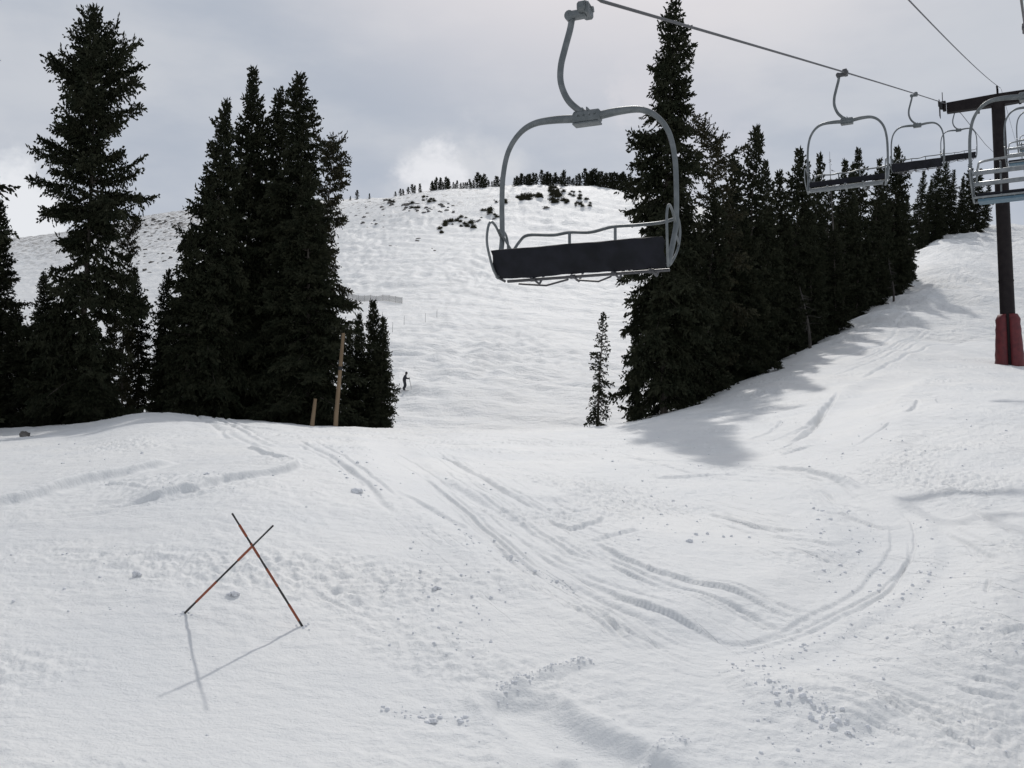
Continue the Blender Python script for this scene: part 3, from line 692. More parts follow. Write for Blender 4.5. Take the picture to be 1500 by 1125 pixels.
GT = [(1012,300,'grove2',46.5,1.0,'lower spruce at the right foot of the tallest one'),
 (1040,275,'grove1',49,1.0,'bushy spruce filling below the flat-topped one'),
 (1076,232,'grove0',56,1.0,'spruce between the flat-topped and the steeple-tipped spruces'),
 (1086,300,'fullA',53,1.0,'lower bushy spruce in front of the steeple-tipped spruce'),
 (1127,232,'grove4',62,.7,'thin spike of a spruce close right of the steeple-tipped one'),
 (1142,246,'grove1',64,.9,'spruce in the dip left of the knob-topped spruce'),
 (1120,310,'grove2',60,1.0,'lower spruce in front of the thin spike'),
 (1166,215,'grove2',70,.8,'knob-topped spruce left of the second chair'),
 (1155,320,'grove0',64,1.0,'lower spruce below the knob-topped one'),
 (1183,248,'grove4',72,.8,'short spruce between knob-topped spruce and second chair'),
 (1196,226,'grove0',76,.75,'pointed spruce seen through the left side of the second chair'),
 (1190,330,'grove1',69,1.0,'lower spruce straight below the left end of the second chair'),
 (1216,262,'grove3',80,.85,'short spruce by the bare leaning snag'),
 (1238,234,'grove1',84,.8,'left of a close pair of spruce tips framed by the second chair'),
 (1246,238,'grove4',86,.7,'right of a close pair of spruce tips framed by the second chair'),
 (1225,335,'grove2',76,1.0,'lower spruce below the middle of the second chair'),
 (1262,217,'grove0',88,.8,'tallest spruce tip framed inside the second chair hoop'),
 (1285,230,'grove4',91,.8,'spruce tip near the right side inside the second chair hoop'),
 (1258,340,'grove1',84,1.0,'lower spruce below the right end of the second chair'),
 (1296,244,'grove3',95,.8,'short tip just inside the right upright of the second chair'),
 (1311,213,'grove2',97,.8,'tall spruce behind the right upright of the second chair'),
 (1322,250,'grove0',100,.75,'spruce between the second and third chairs'),
 (1288,335,'grove4',90,1.05,'lower spruce at the snow edge right of the second chair'),
 (1332,285,'grove1',104,.8,'last short spruce at the right end of the grove'),
 (1312,335,'grove2',98,.95,'lower bushy spruce near the right end of the grove'),
 (1338,340,'grove0',107,.8,'low spruce with boughs touching the snow at the grove corner')]
for i, (px, py, k, Y, w, lab) in enumerate(GT): tree(k, px, py, px-2, Y, lab, GR, w)
FT = [(1351,250,150,.9,'leftmost spruce of the far stand, under the third chair'),(1363,262,153,.8,'short spruce second from left in the far stand'),
 (1373,240,155,.9,'spruce in the far stand right below the third chair seat'),(1386,236,158,1.0,'tallest spruce of the far stand left of the tower'),
 (1398,248,160,.9,'spruce of the far stand below the fourth chair'),(1412,256,160,.9,'spruce of the far stand left of the near right-hand chair'),
 (1424,232,163,.8,'pointed spruce behind the left side of the near right-hand chair'),(1436,246,165,.9,'spruce of the far stand framed by the near right-hand chair'),
 (1449,262,168,.9,'spruce of the far stand close left of the tower post'),(1470,300,170,.8,'low spruce of the far stand just right of the tower post'),
 (1481,312,172,.7,'small last spruce of the far stand right of the tower'),(1358,300,148,.8,'low spruce in front at the left end of the far stand'),
 (1380,305,152,.9,'low front spruce in the middle of the far stand'),(1405,300,157,1.0,'low front spruce of the far stand left of the tower')]
for i, (px, py, Y, w, lab) in enumerate(FT): tree('grove%d' % (i % 5), px, py, px-1, Y, lab, GF, w)
# second rank, deep in the grove, closing the gaps
for i, (px, py, Y) in enumerate([(1000,330,58),(1030,320,63),(1060,330,68),(1095,335,72),(1125,340,80),(1150,345,88),(1180,300,92),(1205,300,98),(1230,300,104),(1255,300,108),(1280,300,112),(1300,290,116)]):
    tree('grove%d' % ((i*2+1) % 5), px, py, px, Y, 'spruce deep inside the right-hand grove, mostly hidden by those in front', GR, 1.1)

# skyline trees
rr = random.Random(4)
def ridge_y(px):
    a = ray(px, 300); YY = np.linspace(300, 620, 160); X = a[0]/a[1]*YY
    q = H0(X, YY)/YY; i = int(np.argmax(q)); return YY[i]
def ridge_tree(px, h, label, dY=0, grp='stunted spruces along the far ridge', w=1.0):
    Y = ridge_y(px)-4+dY; a = ray(px, 300); X = a[0]/a[1]*Y; z = hz(X, Y)
    c, t, H = MESH['ridge%d' % rr.randrange(3)]; s = h/H
    r = empty('spruce_tree', (X, Y, z-.3))
    for nm, me in (('crown', c), ('trunk', t)):
        o = bpy.data.objects.new(nm, me); COL.objects.link(o); o.parent = r; o.scale = (s*w, s*w, s); o.rotation_euler = (0, 0, rr.uniform(0, 6.28))
    tag(r, label, 'spruce tree', grp)
CL = [(578,616,7,4.5,'small dark spruce in the short clump at the left start of the far ridge trees'),
      (630,660,10,5,'small spruce in the clump left of the near chair frame on the far ridge'),
      (662,694,9,3.6,'very small spruce between two taller clumps on the far ridge left of the chair'),
      (698,712,5,6,'small spruce in the taller tight clump on the ridge just left of the chair frame'),
      (714,738,7,4.2,'small spruce on the far ridge seen beside the left chair upright'),
      (752,786,14,4.8,'small spruce in the row on the far ridge just right of the left chair upright'),
      (792,826,14,5.4,'small spruce on the highest part of the far ridge under the chair hoop'),
      (831,852,7,4.6,'small spruce on the far ridge right of its highest hump'),
      (856,888,13,7,'spruce in the dense clump on the far ridge toward the tall spruces'),
      (889,926,14,7,'spruce at the right end of the far ridge row beside the tallest spruce')]
for x0, x1, n, h, lab in CL:
    for k in range(n):
        ridge_tree(x0+(x1-x0)*(k+rr.random())/n, h*rr.uniform(.65, 1.2), lab, rr.uniform(-8, 3))
for px, h, dY, lab in [(523,5,-30,'upright little tree standing on the open hill left of the ridge clumps'),(541,3,-34,'tiny tree on the open hill just right of the upright little one'),
                       (690,3,-14,'tiny lone spruce below the taller tight ridge clump'),(513,2.5,-25,'tiny shrub-like tree at the left of the open hill'),(826,7,-8,'single pointed spruce on the hump of the ridge')]:
    ridge_tree(px, h, lab, dY, None)

# krummholz bushes and rocks on the upper hill
def bush_mesh(seed):
    rng = np.random.default_rng(seed); n = 420
    P = rng.normal(size=(n, 3))*np.array([.8, .7, .5]); P[:, 2] = np.abs(P[:, 2])
    D = P+rng.normal(size=P.shape)*.5+np.array([0, 0, .5]); L = rng.uniform(.25, .55, n)
    V, Fq = frame_tufts(P, D, L, L*.3, rng); return np_mesh('krummholz', V, Fq)
BU = [bush_mesh(i) for i in range(3)]
for b_ in BU: b_.materials.append(M_needle2)
RK = []
for i in range(4):
    v, f = lump(np.random.default_rng(40+i), 1, 2); me = np_mesh('rock', v, f, 3); me.materials.append(M_rock); RK.append(me)
def hill_thing(kind, px, py, s, label, group):
    p = hit(px, py, 120)
    me = rr.choice(BU if kind == 'b' else RK)
    o = bpy.data.objects.new('bush' if kind == 'b' else 'rock', me); COL.objects.link(o)
    o.location = (p[0], p[1], hz(p[0], p[1])-(.1 if kind == 'b' else .15*s)); o.rotation_euler = (0, 0, rr.uniform(0, 6.28))
    o.scale = (s, s, s*(1.7 if kind == 'b' else .8)); tag(o, label, 'bush' if kind == 'b' else 'rock', group)
BC = [(642,652,334,341,5,1.0,'low dark bush at the lower left tip of the bush patch on mid-hill'),(650,668,322,332,6,1.0,'low dark bush in the left half of the mid-hill bush patch'),
      (668,684,317,324,6,.9,'low dark bush along the top of the mid-hill bush patch'),(674,694,326,336,7,1.0,'low dark bush in the right half of the mid-hill bush patch'),
      (703,728,307,318,9,1.0,'low dark bush in the small patch left of the chair upright'),(722,742,294,298,6,.9,'low brownish bush behind the left chair upright'),
      (757,778,287,296,12,1.3,'dark bush in the dense block right of the left chair upright'),(781,792,285,291,6,1.2,'dark bush beside the dense block under the chair hoop'),
      (805,830,276,283,12,1.2,'dark bush crowning the small knoll on the ridge'),(808,822,285,297,9,1.5,'dark bush in the hollow below the ridge knoll'),
      (822,835,290,299,6,1.1,'dark bush right of the hollow below the ridge knoll'),(832,850,282,288,7,.9,'brownish low bush on the right shoulder of the knoll'),
      (842,866,291,304,12,.8,'small scattered bush right of the knoll'),(590,615,298,306,8,.8,'small bush below the left ridge clump'),
      (612,640,287,297,10,.8,'small bush under the second ridge clump'),(568,585,288,300,6,.8,'small bush at the left end of the ridge')]
for x0, x1, y0, y1, n, s, lab in BC:
    for k in range(n): hill_thing('b', rr.uniform(x0, x1), rr.uniform(y0, y1), .44*s*rr.uniform(.5, 1.5), lab, 'low bushes on the upper hill')
RC = [(560,600,293,303,12,1.0,'small rock near the left end of the ridge'),(590,665,297,314,34,.9,'small rock in the thin snow below the ridge clumps'),(500,565,298,335,16,.7,'small rock on the open hill left of the bushes'),
      (604,618,350,353,3,.9,'rock on the open slope below the bush patch'),(693,704,318,324,3,.9,'rock between the two bush patches'),(715,735,314,320,4,.8,'rock beside the chair upright on the hill'),
      (792,805,303,308,3,.8,'rock below the ridge knoll'),(508,528,442,447,4,1.0,'dark rock by the net fence'),
      (172,270,318,332,26,1.1,'dark rock on the shoulder skyline between the left trees'),(190,262,332,400,44,.9,'small rock scattered on the slope seen between the left trees'),(565,640,345,372,5,.4,'tiny stone on the open slope')]
for x0, x1, y0, y1, n, s, lab in RC:
    for k in range(n): hill_thing('r', rr.uniform(x0, x1), rr.uniform(y0, y1), s*rr.uniform(.5, 1.2), lab, 'rocks on the upper hill')

# dead trees
def snag(pxt, pyt, pxb, Y, label, seed, spread=.7, group=None):
    rg = random.Random(seed); X = ray(pxb, 560); X = X[0]/X[1]*Y; z = float(H0(X, Y)); top = at(pxt, pyt, Y); h = top[2]-z; dx = top[0]-X
    r = empty('dead_tree', (X, Y, z)); tag(r, label, 'dead tree', group)
    m = MB(); P = [(dx*t+.1*math.sin(t*5), 0, h*t-.3*(t == 0)) for t in [i/8 for i in range(9)]]; m.tube(P, [.11*(1-.9*i/8) for i in range(9)], 7); m.build('trunk', M_dead, r)
    m = MB()
    for k in range(34):
        t = rg.uniform(.15, .97); a = rg.uniform(0, 6.28); L = spread*(1.15-t)*rg.uniform(.6, 1.4)
        b0 = Vector((dx*t, 0, h*t)); d = Vector((math.cos(a), math.sin(a), rg.uniform(-.5, .3)))
        p2 = b0+d*L*.5+Vector((0, 0, -.04)); p3 = b0+d*L+Vector((0, 0, -.15*L)); m.tube([b0, p2, p3], [.022, .014, .006], 4)
        for q in range(3):
            s = rg.uniform(.3, .9); c = b0.lerp(p3, s); e = c+Vector((rg.uniform(-1, 1), rg.uniform(-1, 1), rg.uniform(-.6, .4)))*L*.3; m.tube([c, e], [.010, .004], 3)
    m.build('branches', M_dead, r)
snag(1217, 222, 1226, 79, 'bare grey snag leaning left, its top inside the second chair', 1, .9)
snag(1170, 400, 1188, 66, 'bare grey dead tree leaning in the shade of the grove', 2, 1.2)
snag(1303, 378, 1312, 90, 'small bare dead stem at the snow edge of the grove', 3, .8)

# ------------------------------------------------------------------ chairlift
R1 = [at(866, 1, 11), at(1243, 107, 24.7), at(1346, 137, 38.6), at(1387, 152, 50.4), at(1399, 160, 57.6), at(1444, 211, 84)]
cx = np.polyfit([p[1] for p in R1[:5]], [p[0] for p in R1[:5]], 1)
LD = Vector((cx[0], 1, 0)).normalized(); LP = Vector((LD.y, -LD.x, 0)); YAW = math.atan2(-LD.x, LD.y)
cz = np.polyfit([p[1] for p in R1[:4]], [p[2] for p in R1[:4]], 2)
def rope1(Y):
    X = cx[1]+cx[0]*Y
    z0 = R1[0][2]+0*Y
    if Y < 11: z = float(np.polyval(cz, 11))+.12*(Y-11)
    elif Y <= 50.4: z = float(np.polyval(cz, Y))
    else:
        zt = float(np.polyval(cz, 50.4)); z = float(np.interp(Y, [50.4, 57.6, 84, 120], [zt, zt+(R1[4][2]-R1[3][2]), R1[5][2], R1[5][2]+9]))
    return Vector((X, Y, z))
R2 = [at(1505, 135, 17.6), at(1518, 153, 32), at(1523, 159, 45)]
cx2 = np.polyfit([p[1] for p in R2], [p[0] for p in R2], 1)
Z2 = [(-30, 4.2), (6, 4.9)]+[(p[1], p[2]+1.2) for p in R2]+[(75, R2[2][2]+8.5), (120, R2[2][2]+19)]
print('rope fits', cx, cx2, cz)
def rope2(Y): return Vector((cx2[1]+cx2[0]*Y, Y, float(np.interp(Y, [a for a, b in Z2], [b for a, b in Z2]))))
def rope(name, fn, ys, r, label, cat):
    m = MB(); m.tube([tuple(fn(y)) for y in ys], r, 8); tag(m.build(name, M_rope), label, cat)
rope('haul_rope', rope1, [-30, -10, 2, 8, 11, 15, 20, 25, 30, 36, 42, 47, 50.4, 53, 60, 70, 84, 100, 120], .021, 'thick steel haul rope carrying the chairs in the middle and left of the sky', 'cable')
rope('haul_rope', rope2, [-30, -10, 0, 6, 12, 17.6, 25, 32, 40, 48, 60, 75, 100, 120], .021, 'steel haul rope at the right edge carrying the chairs seen from behind', 'cable')

def spl(P, n=8): return smooth_pts(P, n)
def chair(mode):
    """mode 'pad': facing the camera with black pad tipped up; 'fold': silver slats showing; 'back': seen from behind. origin = grip on the rope; +y uphill"""
    r = empty('lift_chair')
    f = 1 if mode == 'back' else -1     # side the rider faces
    st = M_steel
    # grip
    m = MB(); m.box((0, 0, -.01), (.11, .34, .10), bev=.02); m.box((-.10*(-1 if mode == 'back' else 1), 0, -.045), (.22, .12, .09), bev=.02); m.cyl((.0, .12, .05), (1, 0, 0), .035, .13, 12); m.cyl((-.20*(-1 if mode == 'back' else 1), 0, -.05), (0, 1, 0), .06, .10, 14)
    m.tube([(.05, -.15, .03), (.03, 0, .09), (.05, .17, .04)], .014, 6); m.box((.06, -.10, -.03), (.05, .08, .12), bev=.01); m.build('grip', M_rope if mode != 'pad' else st, r)
    # hanger arm
    mx_ = -1 if mode == 'back' else 1
    P = spl([(-.17*mx_ if a_ == 0 else a_, 0, b_) for a_, b_ in ()] or [(mx_*a_, 0, b_) for a_, _, b_ in [(-.17, 0, -.05), (-.20, 0, -.20), (-.27, 0, -.42), (-.325, 0, -.62), (-.325, 0, -.82), (-.24, 0, -1.02), (-.10, 0, -1.16), (.02*mx_, 0, -1.23)]], 6)
    m = MB(); m.tube(P, .040, 12); m.build('hanger_arm', st, r)
    # clamp
    m = MB(); m.box((.02, 0, -1.27), (.36, .12, .15), bev=.02); m.box((.02, 0, -1.345), (.34, .15, .02), bev=.006)
    for x in (-.09, -.01, .07, .14): m.cyl((x, -.066, -1.25), (0, 1, 0), .012, .02, 8); m.cyl((x, .066, -1.25), (0, 1, 0), .012, .02, 8)
    for x in (-.03, .03): m.box((x, 0, -1.19), (.014, .10, .06))
    m.build('clamp', st, r)
    # hoop
    yb = -.06*f
    half = lambda s: [(.02+s*.10, 0, -1.27), (s*.42, 0, -1.245), (s*.70, 0, -1.26), (s*.90, 0, -1.36), (s*1.05, 0, -1.56), (s*1.12, 0, -1.85), (s*1.135, 0, -2.2), (s*1.13, 0, -2.55), (s*1.12, .05*f, -2.72), (s*1.10, .16*f, -2.95), (s*1.085, .22*f, -3.08)]
    m = MB()
    for s in (-1, 1):
        P = spl(half(s), 5); rad = [.048-.016*min(1, max(0, (abs(p[0])-.3)/.6)) for p in P]; m.tube(P, rad, 12)
    m.build('hoop', st, r)
    # armrests
    for s in (-1, 1):
        x = s*1.13
        m = MB(); m.tube(spl([(x, 0, -2.60), (x, .20*f, -2.47), (x, .34*f, -2.46), (x, .42*f, -2.58), (x, .42*f, -2.75), (x*.98, .32*f, -2.98), (x*.96, .22*f, -3.09)], 5), .016, 8)
        m.tube(spl([(x, 0, -2.48), (x, -.12*f, -2.53), (x, -.17*f, -2.66), (x*.99, -.10*f, -2.85), (x*.97, .10*f, -3.03), (x*.96, .22*f, -3.09)], 5), .016, 8)
        m.tube([(x, -.12*f, -2.8), (x, .0*f, -2.72)], .012, 6)
        m.build('armrest', M_steel2 if mode != 'pad' else st, r)
    if mode in ('pad', 'fold'):
        # wavy back rail on short posts
        yb = .17
        P = spl([(-1.02, yb-.10, -2.74), (-.97, yb, -2.60), (-.85, yb, -2.53), (-.5, yb, -2.555), (-.28, yb, -2.54), (0, yb, -2.56), (.28, yb, -2.52), (.6, yb, -2.525), (.9, yb, -2.52), (1.10, yb-.08, -2.51)], 5)
        m = MB(); m.tube(P, .019, 8)
        for x in (-.28, .32): m.box((x, yb-.01, -2.68), (.032, .022, .30), bev=.004)
        m.tube([(-1.12, yb-.29, -2.50), (-1.02, yb-.10, -2.74)], .015, 6)
        m.build('back_rail', st, r)
    if mode == 'pad':
        a = Vector((0, -.39, -2.80)); b = Vector((0, -.20, -3.10))
        nx, nz_ = 34, 7; th = .05; rg = np.random.default_rng(3)
        nrm = Vector((0, -(a.z-b.z), (a.y-b.y))).normalized(); mb = MB()
        for sgn in (1, -1):
            base = len(mb.v)
            for j in range(nz_):
                for i in range(nx):
                    u = i/(nx-1); v = j/(nz_-1); x = -1.10+2.17*u
                    edge = min(1, 6*min(u, 1-u)+.25)*min(1, 4*min(v, 1-v)+.35)
                    wr = .5*.012*math.sin(u*23+v*3)+.008*math.sin(u*51+v*9)+.008*math.sin(u*9)*v
                    p = a.lerp(b, v); q = p+nrm*sgn*(th*.5*edge+(wr if sgn > 0 else 0))
                    zz = q.z+(.003*math.sin(u*17) if j in (0, nz_-1) else 0)
                    xx = x+(.018*math.sin(v*9) if i in (0, nx-1) else 0)
                    mb.v.append((xx, q.y, zz))
            for j in range(nz_-1):
                for i in range(nx-1):
                    k = base+j*nx+i; mb.f.append((k, k+1, k+nx+1, k+nx) if sgn < 0 else (k, k+nx, k+nx+1, k+1))
        N = nx*nz_
        for i in range(nx-1): mb.f.append((i, i+1, N+i+1, N+i)); k = (nz_-1)*nx+i; mb.f.append((k+1, k, N+k, N+k+1))
        for j in range(nz_-1): k = j*nx; mb.f.append((k+nx, k, N+k, N+k+nx)); k = j*nx+nx-1; mb.f.append((k, k+nx, N+k+nx, N+k))
        mb.build('seat_pad', M_pad, r, ang=60)
        m = MB(); m.tube([(-.98, -.16, -3.125), (1.09, -.17, -3.125)], .018, 8); m.tube([(-1.09, -.22, -3.08), (-1.02, -.14, -3.12)], .015, 8)
        for x in (-.62, -.1, .42, .88): m.tube([(x, -.24, -3.12), (x+.02, -.05, -3.16), (x+.02, .12, -3.02)], .014, 6); m.cyl((x, -.2, -3.13), (1, 0, 0), .025, .06, 8)
        m.tube([(-.86, -.1, -3.15), (-.55, .05, -3.165), (-.2, -.1, -3.14)], .012, 6); m.tube([(-.1, -.1, -3.15), (.15, .02, -3.165), (.35, -.1, -3.14)], .012, 6)
        m.build('seat_frame', M_rope, r)
    if mode == 'fold':
        m = MB(); m.box((0, -.14, -2.84), (2.12, .06, .14), Matrix.Rotation(.25, 3, 'X'), .02); m.build('seat_pad', M_pad, r)
        m = MB()
        for q in range(4): m.box((0, -.13-.075*q, -2.955-.035*q), (2.06, .05, .02), Matrix.Rotation(-.45, 3, 'X'), .006)
        for x in (-.5, 0, .5): m.box((x, -.25, -3.035), (.05, .31, .03), Matrix.Rotation(-.45, 3, 'X'))
        m.tube([(-1.05, -.06, -2.93), (1.05, -.06, -2.93)], .02, 8); m.tube([(-1.05, -.42, -3.10), (1.05, -.42, -3.10)], .02, 8)
        m.build('seat_frame', M_steel2, r)
    if mode == 'back':
        m = MB(); m.tube(spl([(-1.02, -.05, -2.75), (-.98, -.10, -2.5), (-.85, -.12, -2.40), (0, -.12, -2.38), (.85, -.12, -2.40), (.98, -.10, -2.5), (1.02, -.05, -2.75)], 5), .022, 8); m.build('back_rail', M_steel2, r)
        for z, y in ((-2.60, -.09), (-2.80, -.06)):
            m = MB(); m.box((0, y, z), (2.14, .025, .085), Matrix.Rotation(-.1, 3, 'X'), .006); m.build('back_slat', M_steel2, r)
        for x in (-.02, .55, -.55): m = MB(); m.box((x, -.03, -2.72), (.035, .03, .62), bev=.006); m.build('back_post', M_steel, r)
        m = MB(); m.box((0, .18, -2.985), (2.05, .46, .07), Matrix.Rotation(.06, 3, 'X'), .025); m.build('seat_pad', M_pad, r)
        m = MB(); m.box((0, .16, -3.085), (2.0, .44, .05), Matrix.Rotation(.06, 3, 'X'), .01); m.build('seat_underside', M_blue, r)
        m = MB(); m.tube([(-1.08, -.07, -3.05), (1.08, -.07, -3.05)], .022, 8); m.tube([(-1.08, .40, -3.04), (1.08, .40, -3.04)], .018, 8)
        for x in (-.9, -.3, .3, .9): m.tube([(x, -.07, -3.07), (x, .40, -3.06)], .015, 6)
        m.build('seat_frame', M_steel2, r)
    return r
GC = 'empty chairs hanging along the lift line'
def place(c, P, label, tilt=0.0):
    c.location = P; c.rotation_euler = (0, 0, YAW); c.scale = (.86, 1, 1); tag(c, label, 'lift chair', GC)
A = chair('pad'); place(A, rope1(11.0), 'nearest empty four-seat lift chair with black pad, hanging in the middle of the sky'); A.rotation_euler[2] = -.40; A.scale = (.91, 1, .99); A.location += Vector((-.19, 0, -.10))
B = chair('fold'); place(B, rope1(24.7), 'second chair from the left, silver slats under its seat, in front of the grove')
C = copy_tree(A); place(C, rope1(38.6), 'third chair from the left with dark pad, hanging just left of the tower')
D = copy_tree(A); place(D, rope1(57.6), 'small distant chair behind the left end of the tower crossarm')
Eo = chair('back'); place(Eo, rope2(17.6), 'large chair cut off by the right edge, seen from behind with metal back slats')
G_ = copy_tree(Eo); place(G_, rope2(32.0), 'mid-size chair at the right edge just behind the large cut-off chair')
G2 = copy_tree(Eo); place(G2, rope2(45.0), 'smallest chair at the right edge right of the tower post')
D2 = copy_tree(Eo); place(D2, rope2(58.5), 'far chair beyond the tower close to the right edge')

# tower
T0 = rope1(50.4); TB = Vector((T0.x, T0.y, 0))+LP*2.6
zb = hz(TB.x, TB.y); ztop = T0.z-.25
tw = empty('lift_tower', (TB.x, TB.y, zb), YAW); tw.rotation_euler[1] = -.012; tag(tw, 'dark brown steel lift tower with crossarm and red pads round its foot', 'lift tower')
Ht = ztop-zb
m = MB(); n_ = 8; m.tube([(0, 0, -1+(Ht+1)*i/n_) for i in range(n_+1)], [.36-.05*i/n_ for i in range(n_+1)], 28)
m.build('post', M_tower, tw)
for z in (4.2, 8.6): m = MB(); m.cyl((0, 0, z), (0, 0, 1), .36, .08, 28); m.build('flange', M_tower, tw)
m = MB()   # tapered box crossarm, local x = LP
for s in (-1, 1):
    b_ = len(m.v)
    for x, hh in ((0, .34), (s*2.38, .30)):
        for y in (-.2, .2):
            for z in (-hh, hh*.75): m.v.append((x, y*(1 if x == 0 else .8), Ht+.05+z))
    for f_ in [(0,1,3,2),(4,6,7,5),(0,4,5,1),(2,3,7,6),(0,2,6,4),(1,5,7,3)]: m.f.append(tuple(b_+i for i in f_))
m.build('crossarm', M_tower, tw, smooth=False)
for s in (-1, 1):
    m = MB(); xs = s*2.6
    sl = .30
    m.box((xs, 0, Ht+.30), (.08, 2.6, .16), Matrix.Rotation(math.atan(sl), 3, 'X'), .02); m.box((xs*.96, 0, Ht+.15), (.16, .3, .5), bev=.02)
    for y in (-1.0, 1.0): m.box((xs+.06*s, y, Ht+.30+y*sl), (.05, .7, .30), Matrix.Rotation(math.atan(sl), 3, 'X'), .01)
    m.box((xs+.12*s, 0, Ht+.05), (.03, .5, .9), bev=.01); m.box((xs-.05*s, -.3, Ht+.55), (.03, .12, .5), bev=.01)
    sf = m.build('sheave_assembly', M_tower, tw)
    for k in range(6):
        y = -1.15+.46*k; w = MB(); w.tube([(xs-.05, y, Ht+.18+y*sl), (xs-.02, y, Ht+.18+y*sl), (xs+.02, y, Ht+.18+y*sl), (xs+.05, y, Ht+.18+y*sl)], [.20, .17, .17, .20], 18); w.build('sheave_wheel', M_black, sf)
m = MB(); m.box((0, 0, Ht+.42), (.10, .10, .35), bev=.01); m.box((0, -.25, Ht+.58), (.09, .5, .08), bev=.01); m.build('cable_bracket', M_tower, tw)
for x, z_, h_ in ((-.9, -.42, .35), (1.0, -.35, .18)): m = MB(); m.box((x, -.25, Ht+z_), (.12, .12, h_), bev=.01); m.build('hanging_bracket', M_tower, tw)
m = MB()  # ladder
for x in (-.2, .2): m.tube([(x, .52, .2), (x, .46, Ht+.2)], .02, 6)
for k in range(int(Ht/.33)): m.tube([(-.2, .52-.06*k/(Ht/.33), .4+.33*k), (.2, .52-.06*k/(Ht/.33), .4+.33*k)], .012, 5)
m.build('ladder', M_tower, tw)
def pad_wedge(a0, a1, h):
    mb = MB(); na, nh = 10, 12
    for layer in (0, 1):
        for j in range(nh):
            v = j/(nh-1)
            for i in range(na):
                u = i/(na-1); a = a0+(a1-a0)*u
                flare = .50+.15*(1-v)**1.2 if layer else .38
                puff = .035*math.sin(v*math.pi*6)**2+.05*math.sin(u*math.pi)
                rad = flare+(puff if layer else 0)-(0.10*(1-min(1, min(u, 1-u)*6)) if layer else 0)-(0.08 if layer and j in (0, nh-1) else 0)
                mb.v.append((rad*math.cos(a), rad*math.sin(a), -.25+h*v))
    N = na*nh
    for j in range(nh-1):
        for i in range(na-1):
            k = j*na+i; mb.f.append((k, k+na, k+na+1, k+1)); mb.f.append((N+k, N+k+1, N+k+na+1, N+k+na))
    for i in range(na-1): mb.f.append((i, i+1, N+i+1, N+i)); k = (nh-1)*na+i; mb.f.append((k+1, k, N+k, N+k+1))
    for j in range(nh-1): k = j*na; mb.f.append((k+na, k, N+k, N+k+na)); k += na-1; mb.f.append((k, k+na, N+k+na, N+k))
    mb.build('foot_pad', M_red, tw, ang=70)
# gap faces the camera side
cam_dir = math.atan2(-TB.y, -TB.x)-YAW
for k in range(3):
    a0 = cam_dir+.18+k*2*math.pi/3; pad_wedge(a0, a0+2*math.pi/3-.36, 2.75)
# communication line
TT = Vector((TB.x, TB.y, ztop+.60))
m = MB(); cs = [at(1200, -110, 9.8), at(1315, 0, 15.1), at(1350, 32, 18), at(1400, 79, 24.7), at(1440, 111, 35.5), (TT.x, TT.y, TT.z)]
u_ = TB.y; q1 = [c[1] for c in cs]; pz2 = np.polyfit(q1, [c[2] for c in cs], 2); P = []
cdx = cx[0]; zfix = TT.z-np.polyval(pz2, TT.y)
for Y in np.linspace(-6, TB.y-.3, 26): P.append((TT.x-cdx*(TB.y-Y), Y, float(np.polyval(pz2, Y))+zfix*max(0, Y/TB.y)))
m.tube(P, .012, 6); tag(m.build('signal_cable', M_rope), 'thin signal cable rising from the tower top toward the upper right sky', 'cable')
m = MB(); m.tube([(TT.x+.54*d, TB.y+d, TT.z+.22*d) for d in (.3, 10, 25, 45, 70)], .010, 6); tag(m.build('signal_cable', M_rope), 'thin signal cable running uphill beyond the tower', 'cable')

# ------------------------------------------------------------------ crossed poles
def local_fit():
    bA = hit(270, 898); bB = hit(443, 915); tips = []
    for (sx, sy), (tx, ty) in (((311,1038),(400,770)), ((236,1020),(340,752))):
        S = hit(sx, sy); r = ray(tx, ty); Mx = np.array([SUN, -r]).T
        sol = np.linalg.lstsq(Mx, -S, rcond=None)[0]
        tips.append(r*sol[1])
    return bA, bB, tips
bA, bB, tips = local_fit()
print('poles', bA, bB, tips, np.linalg.norm(tips[0]-bA), np.linalg.norm(tips[1]-bB))
def pole(name, a, b, rad, bands, label, group, foot=.25):
    a = Vector(a); b = Vector(b); a.z = hz(a.x, a.y); d = (b-a); L = d.length; d.normalize()
    r = empty(name, a); tag(r, label, 'marker pole', group)
    m = MB(); n = 15; m.tube([d*(-foot+(L+foot)*i/n) for i in range(n+1)], [rad*(1-.25*i/n)*(1.12 if i % 3 == 0 else 1) for i in range(n+1)], 8); m.build('shaft', M_bamboo, r)
    for x0, x1 in bands: m = MB(); m.tube([d*(L*x0), d*(L*x1)], rad*1.13, 8); m.build('orange_band', M_orange, r)
GP = 'crossed bamboo marker poles'
pole('bamboo_pole', bA, tips[0], .011, [(.14, .38), (.62, .78)], 'crossed bamboo pole leaning right, its foot on the left', GP)
pole('bamboo_pole', bB, tips[1], .011, [(.05, .20), (.36, .52), (.62, .74), (.80, .9)], 'crossed bamboo pole leaning left, its foot on the right', GP)

